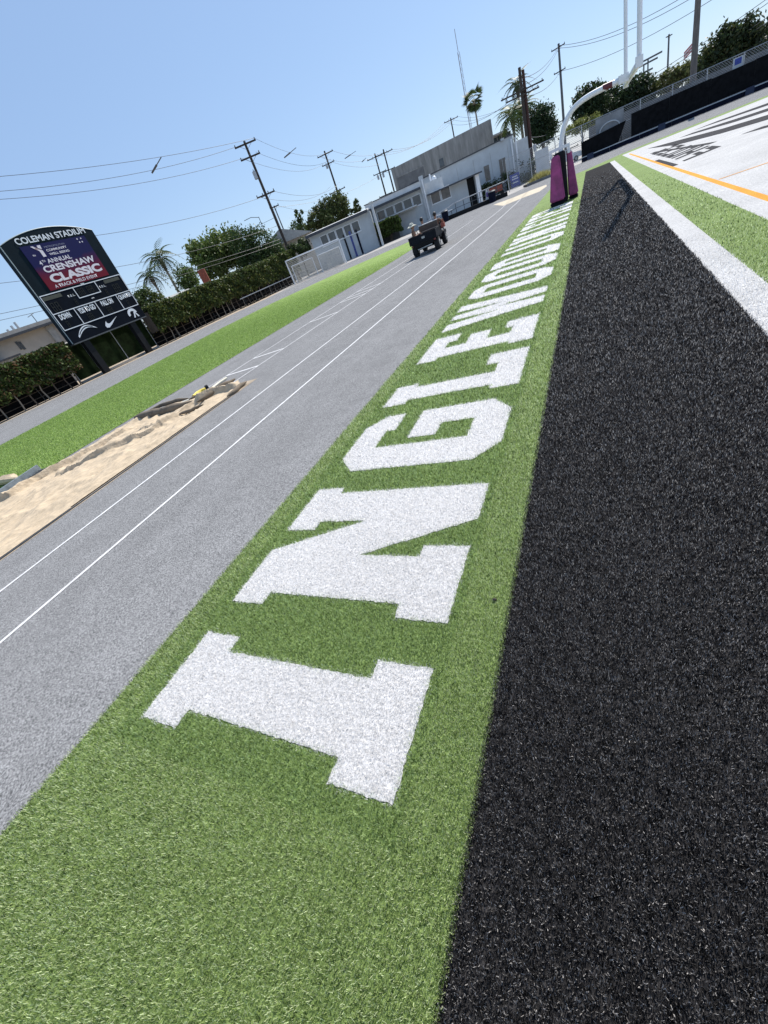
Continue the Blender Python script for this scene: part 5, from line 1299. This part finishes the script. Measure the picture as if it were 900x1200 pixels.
for (x0, y0, x1, y1), m in (((404, 277, 411, 304), 'blackpaint'), ((418, 270, 425, 299), 'navy')):
    s0, z1 = WA(x0, y0); s1, _ = WA(x1, y1); d = MB().b2((s0, -.06, .02), (s1, .0, 3.0)).build('door', M[m], A)
    MB().b2((s1 - .25, -.10, 1.0), (s1 - .18, -.061, 1.12)).build('handle', M['galv'], d)
s0, _ = WA(411, 276); s1, _ = WA(418, 299)
fr = MB(); fr.b2((s0, -.07, .02), (s0 + .1, .01, 3.1)); fr.b2((s1 - .1, -.07, .02), (s1, .01, 3.1))
for z in (.05, 1.0, 2.0, 3.0): fr.b2((s0 + .1, -.065, z), (s1 - .1, .008, z + .1))
dd = fr.build('door_frame', M['blue'], A); MB().b2((s0 + .1, -.03, .05), (s1 - .1, -.012, 3.0)).build('pane', M['glass'], dd)
# tall white fin wall
sF0, zF0 = WA(420, 243); sF1, zF1 = WA(434.5, 239.5)
FN = bthing('fin_wall', 'tall plain white end wall between the two low white buildings', WA, 'wall')
MB().b2((sF0 + 1.6, -.9, 0), (sF1 + .2, 2.2, (zF0 + zF1) / 2)).build('wall', M['offwhite'], FN)
MB().b2((sF0 + 1.5, -1.0, (zF0 + zF1) / 2 + .003), (sF1 + .3, 2.3, (zF0 + zF1) / 2 + .12)).build('coping', M['roof_white'], FN)

# B and C: the long low front with clerestory windows, awning, then a lower wing with a door
WB = Wall((-27, 70), R(18))
B = bthing('clerestory_building', 'white building with five high windows, dark eave and awning behind the cart', WB)
s0, _ = WB(432, 270); s1, _ = WB(497.5, 240); z0 = (WB(437.8, 245)[1] + WB(493.3, 221)[1]) / 2; zp = (WB(436, 234)[1] + WB(496, 210.5)[1]) / 2
MB().b2((s0, 0, 0), (s1, 12, z0)).build('wall', M['stucco'], B)
MB().b2((s0 - .3, -.8, z0 + .003), (s1 - .05, 3.0, z0 + .22)).build('eave', M['roof_white'], B)
MB().b2((s0 - .3, -.84, z0 - .10), (s1 - .05, -.803, z0 + .2)).build('fascia', M['roof_edge'], B)
MB().b2((s0 + .2, 3.0, z0 + .004), (s1 + .2, 12, zp)).build('parapet', M['offwhite'], B)
MB().b2((s0 + .1, 2.9, zp + .003), (s1 + .3, 12.1, zp + .1)).build('coping', M['roof_edge'], B)
winrow(B, WB, (441, 249.5), (450, 258.5), (482, 230), (492, 239.5), 5, bars=1)
a0, za = WB(434, 263, 1.6); a1, zb = WB(489, 241, 1.6); zz = (za + zb) / 2
MB().b2((a0, -1.7, zz - .05), (a1, -.003, zz + .12)).build('awning', M['roof_edge'], B)
MB().b2((a0 + .05, -1.74, zz - .06), (a1 - .05, -1.703, zz + .1)).build('awning_edge', M['stucco'], B)
a0, _ = WB(467, 256); a1, _ = WB(487, 250)
MB().b2((a0, -.10, 0), (a1, -.003, zz - .35)).build('pale_panel', M['offwhite'], B)
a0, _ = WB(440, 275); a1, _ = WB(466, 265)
MB().b2((a0, -.06, 0), (a1, -.003, zz - .5)).build('dark_gap', M['raw_dark'], B)  # dark sheet set in the gap behind the clipped tree
a0, _ = WB(499.5, 240)
MB().b2((s1 + .01, -.35, 0), (s1 + .62, .4, zp + .35)).build('corner_pier', M['offwhite'], B)
# C
Cb = bthing('door_wing', 'low white wing with two brown shaded windows, a dark doorway and a thin canopy', WB)
c0 = s1 + .63; c1, _ = WB(566, 215); zc = (WB(500, 229)[1] + WB(566, 202)[1]) / 2
dl, _ = WB(547.5, 215); dr, _ = WB(557, 215); zd = WB(548, 209)[1]
MB().b2((c0, .3, 0), (dl, 10, zc)).build('wall', M['stucco'], Cb); MB().b2((dl, .3, zd), (dr, 10, zc)).build('wall', M['stucco'], Cb); MB().b2((dr, .3, 0), (c1 - .3, 10, zc)).build('wall', M['stucco'], Cb)
dk = MB().b2((dl, 1.0, 0), (dr, 1.06, zd)).build('door', M['blackpaint'], Cb); MB().b2((dr - .28, .93, 1.0), (dr - .2, .995, 1.14)).build('handle', M['galv'], dk)
MB().b2((dr + .05, -.6, 0), (dr + .55, .1, zc - .002)).build('canopy_pier', M['white'], Cb)
MB().b2((c0 - .0, -1.0, zc + .003), (c1, 10.2, zc + .14)).build('canopy', M['roof_white'], Cb)
MB().b2((c0 + .02, -1.04, zc - .05), (c1, -1.003, zc + .13)).build('fascia', M['roof_edge'], Cb)
winrow(Cb, WB, (503.5, 226), (514, 237), (515.4, 221), (526, 232), 2, y=.3, bars=1, glass='glass_brown')
a1_, zt_ = WB(518, 206)
MB().b2((c0 + .02, .9, zc + .145), (a1_, 5, zt_)).build('roof_block', M['offwhite'], Cb)
p0, _ = WB(498.5, 230); MB().tube([(p0, -.55, 0), (p0, -.55, zp - .1)], .09, 8).build('downpipe', M['white'], Cb)
vx, vz = WB(504, 207, -2); MB().tube([(vx, 2.5, zc + .2), (vx, 2.5, zc + 2.4)], .12, 8).build('roof_vent', M['white'], Cb)
vx, vz = WB(509.5, 209, -2); MB().ball((vx, 4.2, zt_ + .25), .35, 12, 8).build('roof_dome', M['white'], Cb, True)
# D: long tall white wall
WD = Wall((-10.3, 87.9), R(17))
D = bthing('long_white_building', 'long tall white building with grey shuttered window and tall door at its right end', WD)
d0, _ = WD(480, 215); d1, zr = WD(600.6, 158); zl = WD(501, 206)[1]
b = MB(); vs = [(d0, 0, 0), (d1, 0, 0), (d1, 0, zr), (d0, 0, zl - .2), (d0, 16, 0), (d1, 16, 0), (d1, 16, zr), (d0, 16, zl - .2)]
b.add(vs, [(0, 1, 2, 3), (5, 4, 7, 6), (1, 5, 6, 2), (4, 0, 3, 7), (3, 2, 6, 7)]); b.build('wall', M['stucco'], D)
cp = MB(); cp.add([(d0, -.15, zl - .2), (d1 + .1, -.15, zr), (d1 + .1, -.15, zr + .16), (d0, -.15, zl - .04), (d0, .3, zl - .2), (d1 + .1, .3, zr), (d1 + .1, .3, zr + .16), (d0, .3, zl - .04)], [(0, 1, 2, 3), (7, 6, 5, 4), (3, 2, 6, 7), (0, 4, 5, 1), (1, 5, 6, 2), (4, 0, 3, 7)])
cp.build('coping', M['roof_edge'], D)
s0, z1 = WD(566, 195); s1_, z0_ = WD(576, 211); window(D, s0, z0_, s1_, z1, bars=1, glass='glass_brown', frame='stucco')
s0, z1 = WD(583.7, 187); s1_, z0_ = WD(596, 211); window(D, s0, max(.3, z0_), s1_, z1, bars=2, glass='glass_brown', frame='stucco', name='tall_window')
s0, z0_ = WD(588, 164); l_ = MB().box((s0, -.35, z0_), (.5, .5, .3)).build('wall_lamp', M['galv'], D)
for px in (606, 611.0):
    s0, _ = WD(px, 205); MB().tube([(s0 - .3, -.2, 0), (s0 - .3, -.2, zr - .4)], .11, 8).build('downpipe', M['white'], D)
MB().b2((d1 + .005, .4, 0), (d1 + 2.2, 9, zr - .9)).build('side_wall', M['offwhite'], D)
for i in range(5):
    q = d0 + (d1 - d0) * (.30 + .16 * i); MB().b2((q, -.012, 0), (q + .04, -.002, zl - .6)).build('wall_joint', M['raw_concrete'], D)
# E: big streaked concrete block behind
WE = Wall((-22, 112), R(18))
E_ = bthing('concrete_building', 'big windowless streaked grey concrete building rising behind the white ones', WE)
e0, za = WE(458, 198.5); e1, zb = WE(575, 139); ez = (za + zb) / 2
b = MB(); vs = [(e0, 0, 0), (e1, 0, 0), (e1, 0, zb), (e0, 0, za), (e0, 22, 0), (e1, 22, 0), (e1, 22, zb), (e0, 22, za)]
b.add(vs, [(0, 1, 2, 3), (5, 4, 7, 6), (1, 5, 6, 2), (4, 0, 3, 7), (3, 2, 6, 7)]); b.build('wall', M['raw_concrete'], E_)
s0, z1 = WE(514, 187); s1_, z0_ = WE(521, 194); window(E_, s0, z0_, s1_, z1, bars=2, frame='steel_dark')
s0, z1 = WE(464, 205); s1_, z0_ = WE(498, 203.5)
MB().b2((s0, -.14, z1 - 4.6), (s1_, -.005, z1 - .6)).build('dark_panel', M['raw_dark'], E_); MB().b2((s0, -.18, z1 - .598), (s1_ + .2, -.005, z1 - .35)).build('panel_ledge', M['raw_concrete'], E_)
MB().b2((s1_ + .003, -.18, z1 - 4.6), (s1_ + .25, -.005, z1 - .603)).build('panel_jamb', M['raw_concrete'], E_)
WFb = Wall((WE.p0.x, WE.p0.y), WE.a)
Fb = bthing('beige_building', 'small beige building with dark openings behind the right end of the grey concrete block', WE)
f0 = e1 + .02; f1, zf = WE(598, 150)
MB().b2((f0, 3, 0), (f1, 18, zf)).build('wall', M['stucco_tan'], Fb); MB().b2((f0, 2.6, zf + .003), (f1 + .3, 18, zf + .3)).build('coping', M['offwhite'], Fb)
for px in (578.5, 584.5, 590): s0, z1 = WE(px, 158 - (px - 578) * .45); window(Fb, s0, z1 - 2.0, s0 + 1.9, z1 - .3, y=3, bars=1, frame='stucco_tan')
# neighbours' roofs beyond the hedge
NH = thing('grey_roofed_house', 'small grey roofed house peeping between the hedge and the slim tree', 'house', (*at(335, 290, 88)[:2], 0), R(35))
hz_ = at(335, 286, 88).z
MB().b2((-5, -4, 0), (5, 4, hz_)).build('wall', M['stucco_tan'], NH); MB().prism([(-5, hz_ + .003), (5, hz_ + .003), (0, hz_ + 2.0)], 11, Matrix(((1, 0, 0, 0), (0, 0, -1, 5.5), (0, 1, 0, 0), (0, 0, 0, 1)))).build('roof', M['roof_grey'], NH)
ch = at(236, 318, 70); BC = thing('chimney_house', 'house roof with a red brick chimney showing above the hedge top', 'house', (ch.x, ch.y, 0), R(40))
MB().b2((-4.5, .5, 0), (4.5, 7, 3.3)).build('wall', M['stucco_tan'], BC); MB().prism([(-5, 3.303), (5, 3.303), (0, 4.3)], 7, Matrix(((1, 0, 0, 0), (0, 0, -1, 7.3), (0, 1, 0, 0), (0, 0, 0, 1)))).build('roof', M['roof_grey'], BC)
MB().b2((-.5, -.4, 0), (.5, .45, ch.z + .2)).build('chimney', M['brick_red'], BC)
ph = at(208, 343, 66); PH = thing('low_house', 'grey roofed house showing low between the scoreboard shrubs and the palms', 'house', (ph.x, ph.y, 0), R(60))
MB().b2((-2, 0, 0), (2, 6, ph.z - .6)).build('wall', M['stucco_tan'], PH); MB().prism([(-.5, ph.z - .597), (6.5, ph.z - .597), (3, ph.z + .1)], 4.6, Matrix(((0, 0, 1, -2.3), (1, 0, 0, 0), (0, 1, 0, 0), (0, 0, 0, 1)))).build('roof', M['roof_grey'], PH)
# tan building beyond the left hedge
WG = Wall((-50, 20), R(90))
G_ = bthing('tan_building', 'tan stucco building with a grey roof edge behind the left hedge', WG)
g0, zg0 = WG(2, 407); g1, zg1 = WG(48, 380.5); g2, zg2 = WG(64, 372)
print('tan', g0, zg0, g1, zg1, g2, zg2)
zg = (zg0 + zg1 + zg2) / 3
gl, zgl = WG(24, 417)
MB().b2((gl - 3.2, 0, 0), (g2 + 9, 12, zg - .02)).build('wall', M['stucco_tan'], G_)
MB().b2((g0 - 3.5, -.7, zg), (g2 + 9.4, 12.4, zg + .42)).build('roof_edge', M['roof_grey'], G_)
MB().b2((g0 - 3.5, -.74, zg - .12), (g2 + 9.4, -.703, zg + .1)).build('gutter', M['roof_edge'], G_)
MB().b2((g1 + .1, -.25, 0), (g1 + .75, -.003, zg - .125)).build('pilaster', M['roof_grey'], G_)
for px in (17, 21): s0, z1 = WG(px, 401); MB().b2((s0, -.05, z1 - .75), (s0 + .22, -.003, z1)).build('wall_vent', M['steel_dark'], G_)
for px, h in ((13, .5), (21, .7), (28, .9)):
    s0, _ = WG(px, 392, -3); MB().tube([(s0, 3, zg + .42), (s0, 3, zg + .42 + h)], .12, 7).build('roof_vent', M['galv'], G_)
aN = MB(); s0, z1 = WG(37, 369, -2); aN.tube([(s0, 2, zg + .42), (s0, 2, z1)], .04, 5); aN.tube([(s0 - .5, 2, z1 - .1), (s0 + .3, 2, z1 + .1)], .03, 5); aN.tube([(s0 + .2, 2, z1 - 1.2), (s0 + 1.1, 2, z1 - .9)], .025, 5)
aN.build('roof_aerial', M['steel_dark'], G_)
WH = Wall((-47.5, 12), R(90)); h1, zh = WH(20, 416); h0, zh0 = WH(0, 411)
H_ = bthing('blue_grey_shed', 'low pale blue grey building with a dark roof edge at the left picture edge', WH)
MB().b2((h0 - 12, 0, 0), (h1, 2.4, zh - .1)).build('wall', M['stucco'], H_); MB().b2((h0 - 12, -.3, zh - .097), (h1 + .2, 2.45, zh + .05)).build('roof', M['roof_edge'], H_)

# ================================================================= THINGS BY THE WHITE BUILDINGS
WR = Wall((-14, 58.5), R(16))
RP = thing('ramp', 'concrete ramp with black kerb and dark pipe railing before the white wing', 'ramp', (WR.p0.x, WR.p0.y, 0), WR.a)
r0, _ = WR(514, 262); r1, _ = WR(595, 229); rl, _ = WR(504, 262)
MB().b2((r0, .3, 0), (r1, 5.5, .30)).build('deck', M['concrete'], RP); MB().b2((r0, 0, 0), (r1, .295, .42)).build('kerb', M['blackpaint'], RP)
za = WR(534, 240)[1]; rb, _ = WR(592, 217); rm, _ = WR(534, 242)
MB().tube([(r0 - 1.2, .16, .75), (rm, .16, 1.38), (rb, .16, 1.42)], .045, 7).build('top_rail', M['galv'], RP, True)
MB().tube([(r0 - 1.2, .16, .35), (rm, .16, .85), (rb, .16, .9)], .03, 6).build('lower_rail', M['steel_dark'], RP, True)
for i in range(7):
    q = i / 6; x = rm + (rb - rm) * q; MB().tube([(x, .16, .42), (x, .16, 1.42)], .04, 6).build('rail_post', M['steel_dark'], RP)
for x in (r0 - 1.1, (r0 + rm) / 2): MB().tube([(x, .16, 0), (x, .16, 1.0)], .04, 6).build('rail_post', M['steel_dark'], RP)
def small(name, label, cat, W, px, py, d=0.0, z=0.0):
    s, _ = W(px, py, d); P = W.p0 + W.e * s + W.n * d
    return thing(name, label, cat, (P.x, P.y, z), W.a)
oc = small('handcart', 'orange red handcart parked on the ramp below the shuttered window', 'cart', WR, 581, 226, -.9, .30)
MB().b2((-.8, -.4, .42), (.75, .4, .98)).build('tub', M['orange_red'], oc); MB().b2((-.76, -.36, .981), (.71, .36, 1.02)).build('lid', M['wood_red'], oc)
for x in (-.7, .65): MB().tube([(x, -.46, .22), (x, -.38, .22)], .22, 12).build('wheel', M['tyre'], oc, True)
for x in (-.9, .8): MB().b2((x - .05, -.05, 0.0), (x + .05, .05, .42)).build('leg', M['orange_red'], oc)
MB().tube([(.9, -.3, 1.0), (1.5, -.3, 1.2), (1.5, .3, 1.2), (.9, .3, 1.0)], .03, 6).build('push_handle', M['galv'], oc, True)
ub = small('folded_banner', 'white and violet folded banner leaning beside the orange handcart', 'banner', WR, 572, 229, -.6, .30)
MB().prism([(-.35, 0), (.30, 0), (.12, 1.1), (-.18, 1.1)], .12, Matrix(((1, 0, 0, 0), (0, 0, -1, 0), (0, 1, 0, 0), (0, 0, 0, 1)))).build('cloth', M['cloth_white'], ub); MB().b2((-.2, -.135, .35), (.12, -.123, .8)).build('violet_print', mat('violet_print', (.13, .07, .32), .6), ub)
def bin_(label, px, py, d, W_, h, m, z=0.0):
    t = small('litter_bin', label, 'bin', WR, px, py, d, z)
    MB().tube([(0, 0, 0), (0, 0, h * .9)], [W_ * .42, W_ * .5], 12).build('drum', M[m], t, True); MB().tube([(0, 0, h * .9), (0, 0, h)], [W_ * .54, W_ * .40], 12).build('lid', M['steel_dark'], t, True)
    return t
bin_('dark blue grey litter bin before the ramp kerb beneath the folded banner', 578, 238, .9, .85, 1.1, 'navy')
bin_('dark litter bin standing right of the white table', 523, 259, .9, .8, 1.1, 'navy')
tb = small('folding_table', 'pale folding table standing by the wall right of the cart', 'table', WR, 521, 252, -.5)
MB().b2((-1.0, -.4, .84), (1.0, .4, .90)).build('table_top', M['white'], tb)
for x in (-.85, .85):
    for y in (-.32, .32): MB().tube([(x, y, 0), (x, y, .84)], .03, 6).build('leg', M['steel_dark'], tb)
bs = small('blue_sign_box', 'bright blue sign box with white lettering standing by the white corner', 'sign', WD, 604.5, 220, 2.2)
MB().b2((-.72, -.25, .05), (.72, .25, 1.75)).build('box', M['blue'], bs)
for z, w_ in ((1.3, .8), (1.0, .95), (.55, .9)):
    MB().b2((-w_ / 2, -.262, z), (w_ / 2, -.251, z + .14)).build('white_print', M['cloth_white'], bs)
for x in (-.55, .55): MB().b2((x - .08, -.22, 0), (x + .08, .22, .049)).build('foot', M['blackpaint'], bs)
for lb, px, py, d, s_ in (('dark shrub at the foot of the canopy pier', 565, 220, 2.5, 1.25), ('dark shrub under the grey shuttered window', 574, 217, 2.2, 1.2), ('dark shrub between the tall door and the blue sign box', 594, 212, 1.2, 1.35)):
    t = small('shrub', lb, 'shrub', WD, px, py + 3, d)
    MB().tube([(0, 0, 0), (0, 0, 1.0)], .08, 6).build('trunk', M['bark'], t); leaf_cloud([((0, 0, s_ * .8), (s_ * 1.3, s_, s_ * .8))], 500, .34, (.03, .045, .016), 'crown', t)
t = small('shrub', 'dense dark shrub at the foot of the heavy double pole', 'shrub', WD, 618, 211, 1.0)
MB().tube([(0, 0, 0), (0, 0, 1.2)], .1, 6).build('trunk', M['bark'], t); leaf_cloud([((0, 0, 1.3), (2.4, 1.6, 1.4)), ((1.8, 0, 1.6), (1.6, 1.4, 1.5))], 900, .36, (.028, .042, .016), 'crown', t)
# boxed tree under the awning
s_, z1 = WB(452, 258, 2.6); s2, z2 = WB(455, 275, 2.6)
P = WB.p0 + WB.e * s_ + WB.n * 2.6
bt = thing('box_clipped_tree', 'tree clipped into a leafy green box before the awning', 'tree', (P.x, P.y, 0), WB.a)
MB().tube([(0, 0, 0), (.15, 0, z2 * .6), (.1, 0, z2 + .4)], [.32, .24, .3], 8).build('trunk', M['bark'], bt, True)
hw = abs(WB(467, 258, 2.6)[0] - WB(437, 266, 2.6)[0]) / 2
n = 5200; q = rng.uniform(-1, 1, (n, 3)); ax = rng.integers(0, 3, n); q[np.arange(n), ax] = np.sign(q[np.arange(n), ax]) * rng.uniform(.86, 1.02, n)
zc_, zh_ = (z1 + z2) / 2, abs(z1 - z2) / 2
pp = q * np.array([hw, 1.5, zh_]) + np.array([0, 0, zc_]) + .12 * np.sin(q[:, ::-1] * 5)
aa = rng.normal(size=(n, 3)); aa /= np.linalg.norm(aa, axis=1)[:, None]; bb = rng.normal(size=(n, 3)); bb -= aa * (aa * bb).sum(1, keepdims=True); bb /= np.linalg.norm(bb, axis=1)[:, None]
V = np.empty((n, 4, 3)); V[:, 0] = pp - aa * .2; V[:, 1] = pp + bb * .11; V[:, 2] = pp + aa * .2; V[:, 3] = pp - bb * .11
np_mesh('crown', V.reshape(-1, 3), 4, M['leaf'], np.array((.055, .085, .02))[None] * rng.uniform(.5, 1.6, (n, 1)), bt)
MB().b2((-hw * .8, -1.1, z2 + .3), (hw * .8, 1.1, z1 - .4)).build('inner_twigs', M['bark'], bt)
# kerbed island with yellow grass
i0, i1 = ground(624, 216.5), ground(646, 207); im = (i0 + i1) / 2
ia = math.atan2(i1.y - i0.y, i1.x - i0.x) if (i1 - i0).length > .5 else .3
isl = thing('planted_island', 'kerbed island of dry yellow grass at the drive left of the purple pads', 'planter', (im.x, im.y + 1.0, 0), R(14))
MB().b2((-1.9, -.9, 0), (1.9, -.72, .26)).build('kerb', M['raw_dark'], isl); MB().b2((-1.9, -.715, 0), (1.9, 2.4, .2)).build('soil', M['mulch'], isl)
ng = 900; gx = rng.normal(0, .75, ng).clip(-1.7, 1.7); gy = rng.normal(.5, .5, ng).clip(-.6, 2.2); hh = rng.uniform(.4, .85, ng) * np.exp(-(gx / 1.5) ** 2); dxg, dyg = rng.normal(0, .3, ng), rng.normal(0, .3, ng)
V = np.empty((ng, 3, 3)); V[:, 0] = np.stack([gx - .03, gy, np.full(ng, .2)], 1); V[:, 1] = np.stack([gx + .03, gy, np.full(ng, .2)], 1); V[:, 2] = np.stack([gx + dxg, gy + dyg, .2 + hh], 1)
np_mesh('yellow_grass', V.reshape(-1, 3), 3, M['leaf'], np.array((.36, .33, .12))[None] * rng.uniform(.5, 1.3, (ng, 1)), isl)['kind'] = 'stuff'
# white gate pier and white pickup truck
gp = at(636.5, 200, 84); pr = thing('gate_pier', 'plain white upright panel standing beside the drive by the double pole', 'panel', (gp.x, gp.y, 0), R(12))
mz = mpp(gp); MB().b2((-.95, -.2, 0), (.95, .2, at(636, 174, 84).z)).build('panel', M['offwhite'], pr); MB().b2((-1.0, -.25, 0.0), (1.0, -.203, .2)).build('base_strip', M['raw_concrete'], pr)
tp = at(660, 189, 92)
tk = thing('pickup_truck', 'white pickup truck parked beyond the drive, half hidden by the goal post pads', 'truck', (tp.x, tp.y, 0), R(30))
prof = [(-2.6, .45), (2.6, .45), (2.65, .95), (2.45, 1.15), (1.25, 1.25), (.75, 1.9), (-.75, 1.95), (-.95, 1.25), (-2.6, 1.2)]
MB().prism(prof, 1.85, Matrix(((1, 0, 0, 0), (0, 0, -1, .92), (0, 1, 0, 0), (0, 0, 0, 1)))).build('body', M['white'], tk)
for y in (-.935, .925):
    MB().prism([(.05, 1.28), (1.1, 1.28), (.68, 1.82), (.05, 1.86)], .012, Matrix(((1, 0, 0, 0), (0, 0, -1, y + .012), (0, 1, 0, 0), (0, 0, 0, 1)))).build('side_window', M['glass'], tk)
    MB().prism([(-.85, 1.28), (-.02, 1.28), (-.02, 1.86), (-.70, 1.88)], .012, Matrix(((1, 0, 0, 0), (0, 0, -1, y + .012), (0, 1, 0, 0), (0, 0, 0, 1)))).build('side_window', M['glass'], tk)
ws = MB(); ws.add([(1.262, -.78, 1.29), (1.262, .78, 1.29), (.79, .72, 1.86), (.79, -.72, 1.86)], [(0, 1, 2, 3)]); ws.build('windscreen', M['glass'], tk)
for x in (-1.65, 1.65):
    for y in (-.85, .85):
        wv = MB().tube([(x, y - .12, .37), (x, y + .12, .37)], .37, 16).build('wheel', M['tyre'], tk, True); MB().tube([(x, y - .13, .37), (x, y + .13, .37)], .2, 10).build('rim', M['rim'], wv, True)
for y in (-.7, .7): MB().b2((2.56, y - .15, .82), (2.66, y + .15, 1.0)).build('headlight', M['glass'], tk)
MB().b2((2.6, -.85, .45), (2.72, .85, .68)).build('bumper', M['galv'], tk)

# ================================================================= SOCCER GOALS AND HURDLES
def soccer_goal(label, tl, tr, rg, depth, r=.06, tint='white', dens=.14, hz=None):
    A_, B_ = at(*tl, rg), at(*tr, rg); zt = hz or (A_.z + B_.z) / 2
    d = Vector((B_.x - A_.x, B_.y - A_.y, 0)); w_ = d.length; an = math.atan2(d.y, d.x)
    t = thing('soccer_goal', label, 'soccer goal', (A_.x, A_.y, 0), an)
    for x in (0, w_): MB().tube([(x, 0, 0), (x, 0, zt + r)], r, 8).build('post', M[tint], t, True)
    MB().tube([(r, 0, zt), (w_ - r, 0, zt)], r, 8).build('crossbar', M[tint], t, True)
    for x in (0, w_):
        MB().tube([(x, r, zt), (x, depth * .35, zt), (x, depth, r)], r * .55, 6).build('side_stay', M[tint], t, True); MB().tube([(x, r, r), (x, depth, r)], r * .6, 6).build('ground_bar', M[tint], t)
    MB().tube([(0, depth, r), (w_, depth, r)], r * .6, 6).build('back_bar', M[tint], t)
    MB().tube([(0, depth * .35, zt), (w_, depth * .35, zt)], r * .5, 6).build('top_back_bar', M[tint], t)
    nb = MB(); q = 0.0
    prof = [(depth * .35, zt - .02), (depth * .62, zt * .52), (depth * .97, .08)]
    x = .05
    while x < w_: nb.tube([(x, y, z) for y, z in prof], .013, 3, False); nb.tube([(x, .02, zt), (x, depth * .35, zt - .03)], .013, 3, False); x += dens
    k = 16
    for i in range(k + 1):
        u = i / k; y, z = (prof[0][0] + (prof[1][0] - prof[0][0]) * u * 2, prof[0][1] + (prof[1][1] - prof[0][1]) * u * 2) if u < .5 else (prof[1][0] + (prof[2][0] - prof[1][0]) * (u * 2 - 1), prof[1][1] + (prof[2][1] - prof[1][1]) * (u * 2 - 1))
        nb.tube([(0, y, z), (w_ * .5, y + .05, z - .06), (w_, y, z)], .013, 3, False)
        for xx in (0, w_): nb.tube([(xx, 0, z), (xx, y, z)], .013, 3, False)
    nb.build('net', M['net'], t)['kind'] = 'stuff'
    for x in (.5, w_ - .5): MB().tube([(x, depth + .1, .1), (x, depth + .25, .1)], .10, 8).build('sandbag_weight', M['blackpaint'], t, True)
    return t
soccer_goal('full size white soccer goal on the apron before the low white building', (334, 305.5), (397, 281), 60.5, 2.0, .065)
soccer_goal('smaller white soccer goal nested in the left half of the big goal', (341, 311), (366, 303), 61.2, 1.3, .045)
soccer_goal('smaller white soccer goal nested in the right half of the big goal', (371.5, 299), (397.5, 289.5), 61.2, 1.3, .045, dens=.06)
def hurdle(loc, rz):
    t = thing('track_hurdle', 'black track hurdle with a pale top board in the row by the hedge end', 'hurdle', loc, rz, 'track hurdles parked in a row by the end of the long hedge')
    for x in (-.55, .55):
        MB().tube([(x, 0, .04), (x, 0, 1.0)], .022, 6).build('upright', M['blackpaint'], t); MB().tube([(x, -.05, .03), (x, .65, .03)], .025, 6).build('foot', M['blackpaint'], t)
        MB().tube([(x - .02, .5, .1), (x + .02, .5, .1)], .10, 10).build('counterweight', M['blackpaint'], t, True)
    MB().b2((-.6, -.02, .93), (.6, .02, 1.0)).build('top_board', M['offwhite'], t); MB().b2((-.52, -.015, .55), (.52, .015, .60)).build('cross_rail', M['blackpaint'], t)
    return t
h0 = hurdle((-36.4, 42.6, 0), R(80))
for i in range(1, 14):
    c = copy_tree(h0); c.location = (-36.45 + .02 * i + random.uniform(-.1, .1), 42.6 + i * .82, 0); c.rotation_euler = (0, 0, R(80) + random.uniform(-.12, .12))

gs = ground(580, 704); tag(MB().ball((0, 0, .010), .010, 8, 6, (1.3, .8, .7)).build('turf_scrap', M['mulch'], None, True, (gs.x, gs.y, 0)), 'small dark scrap lying on the green turf border right of the letter N', 'scrap')
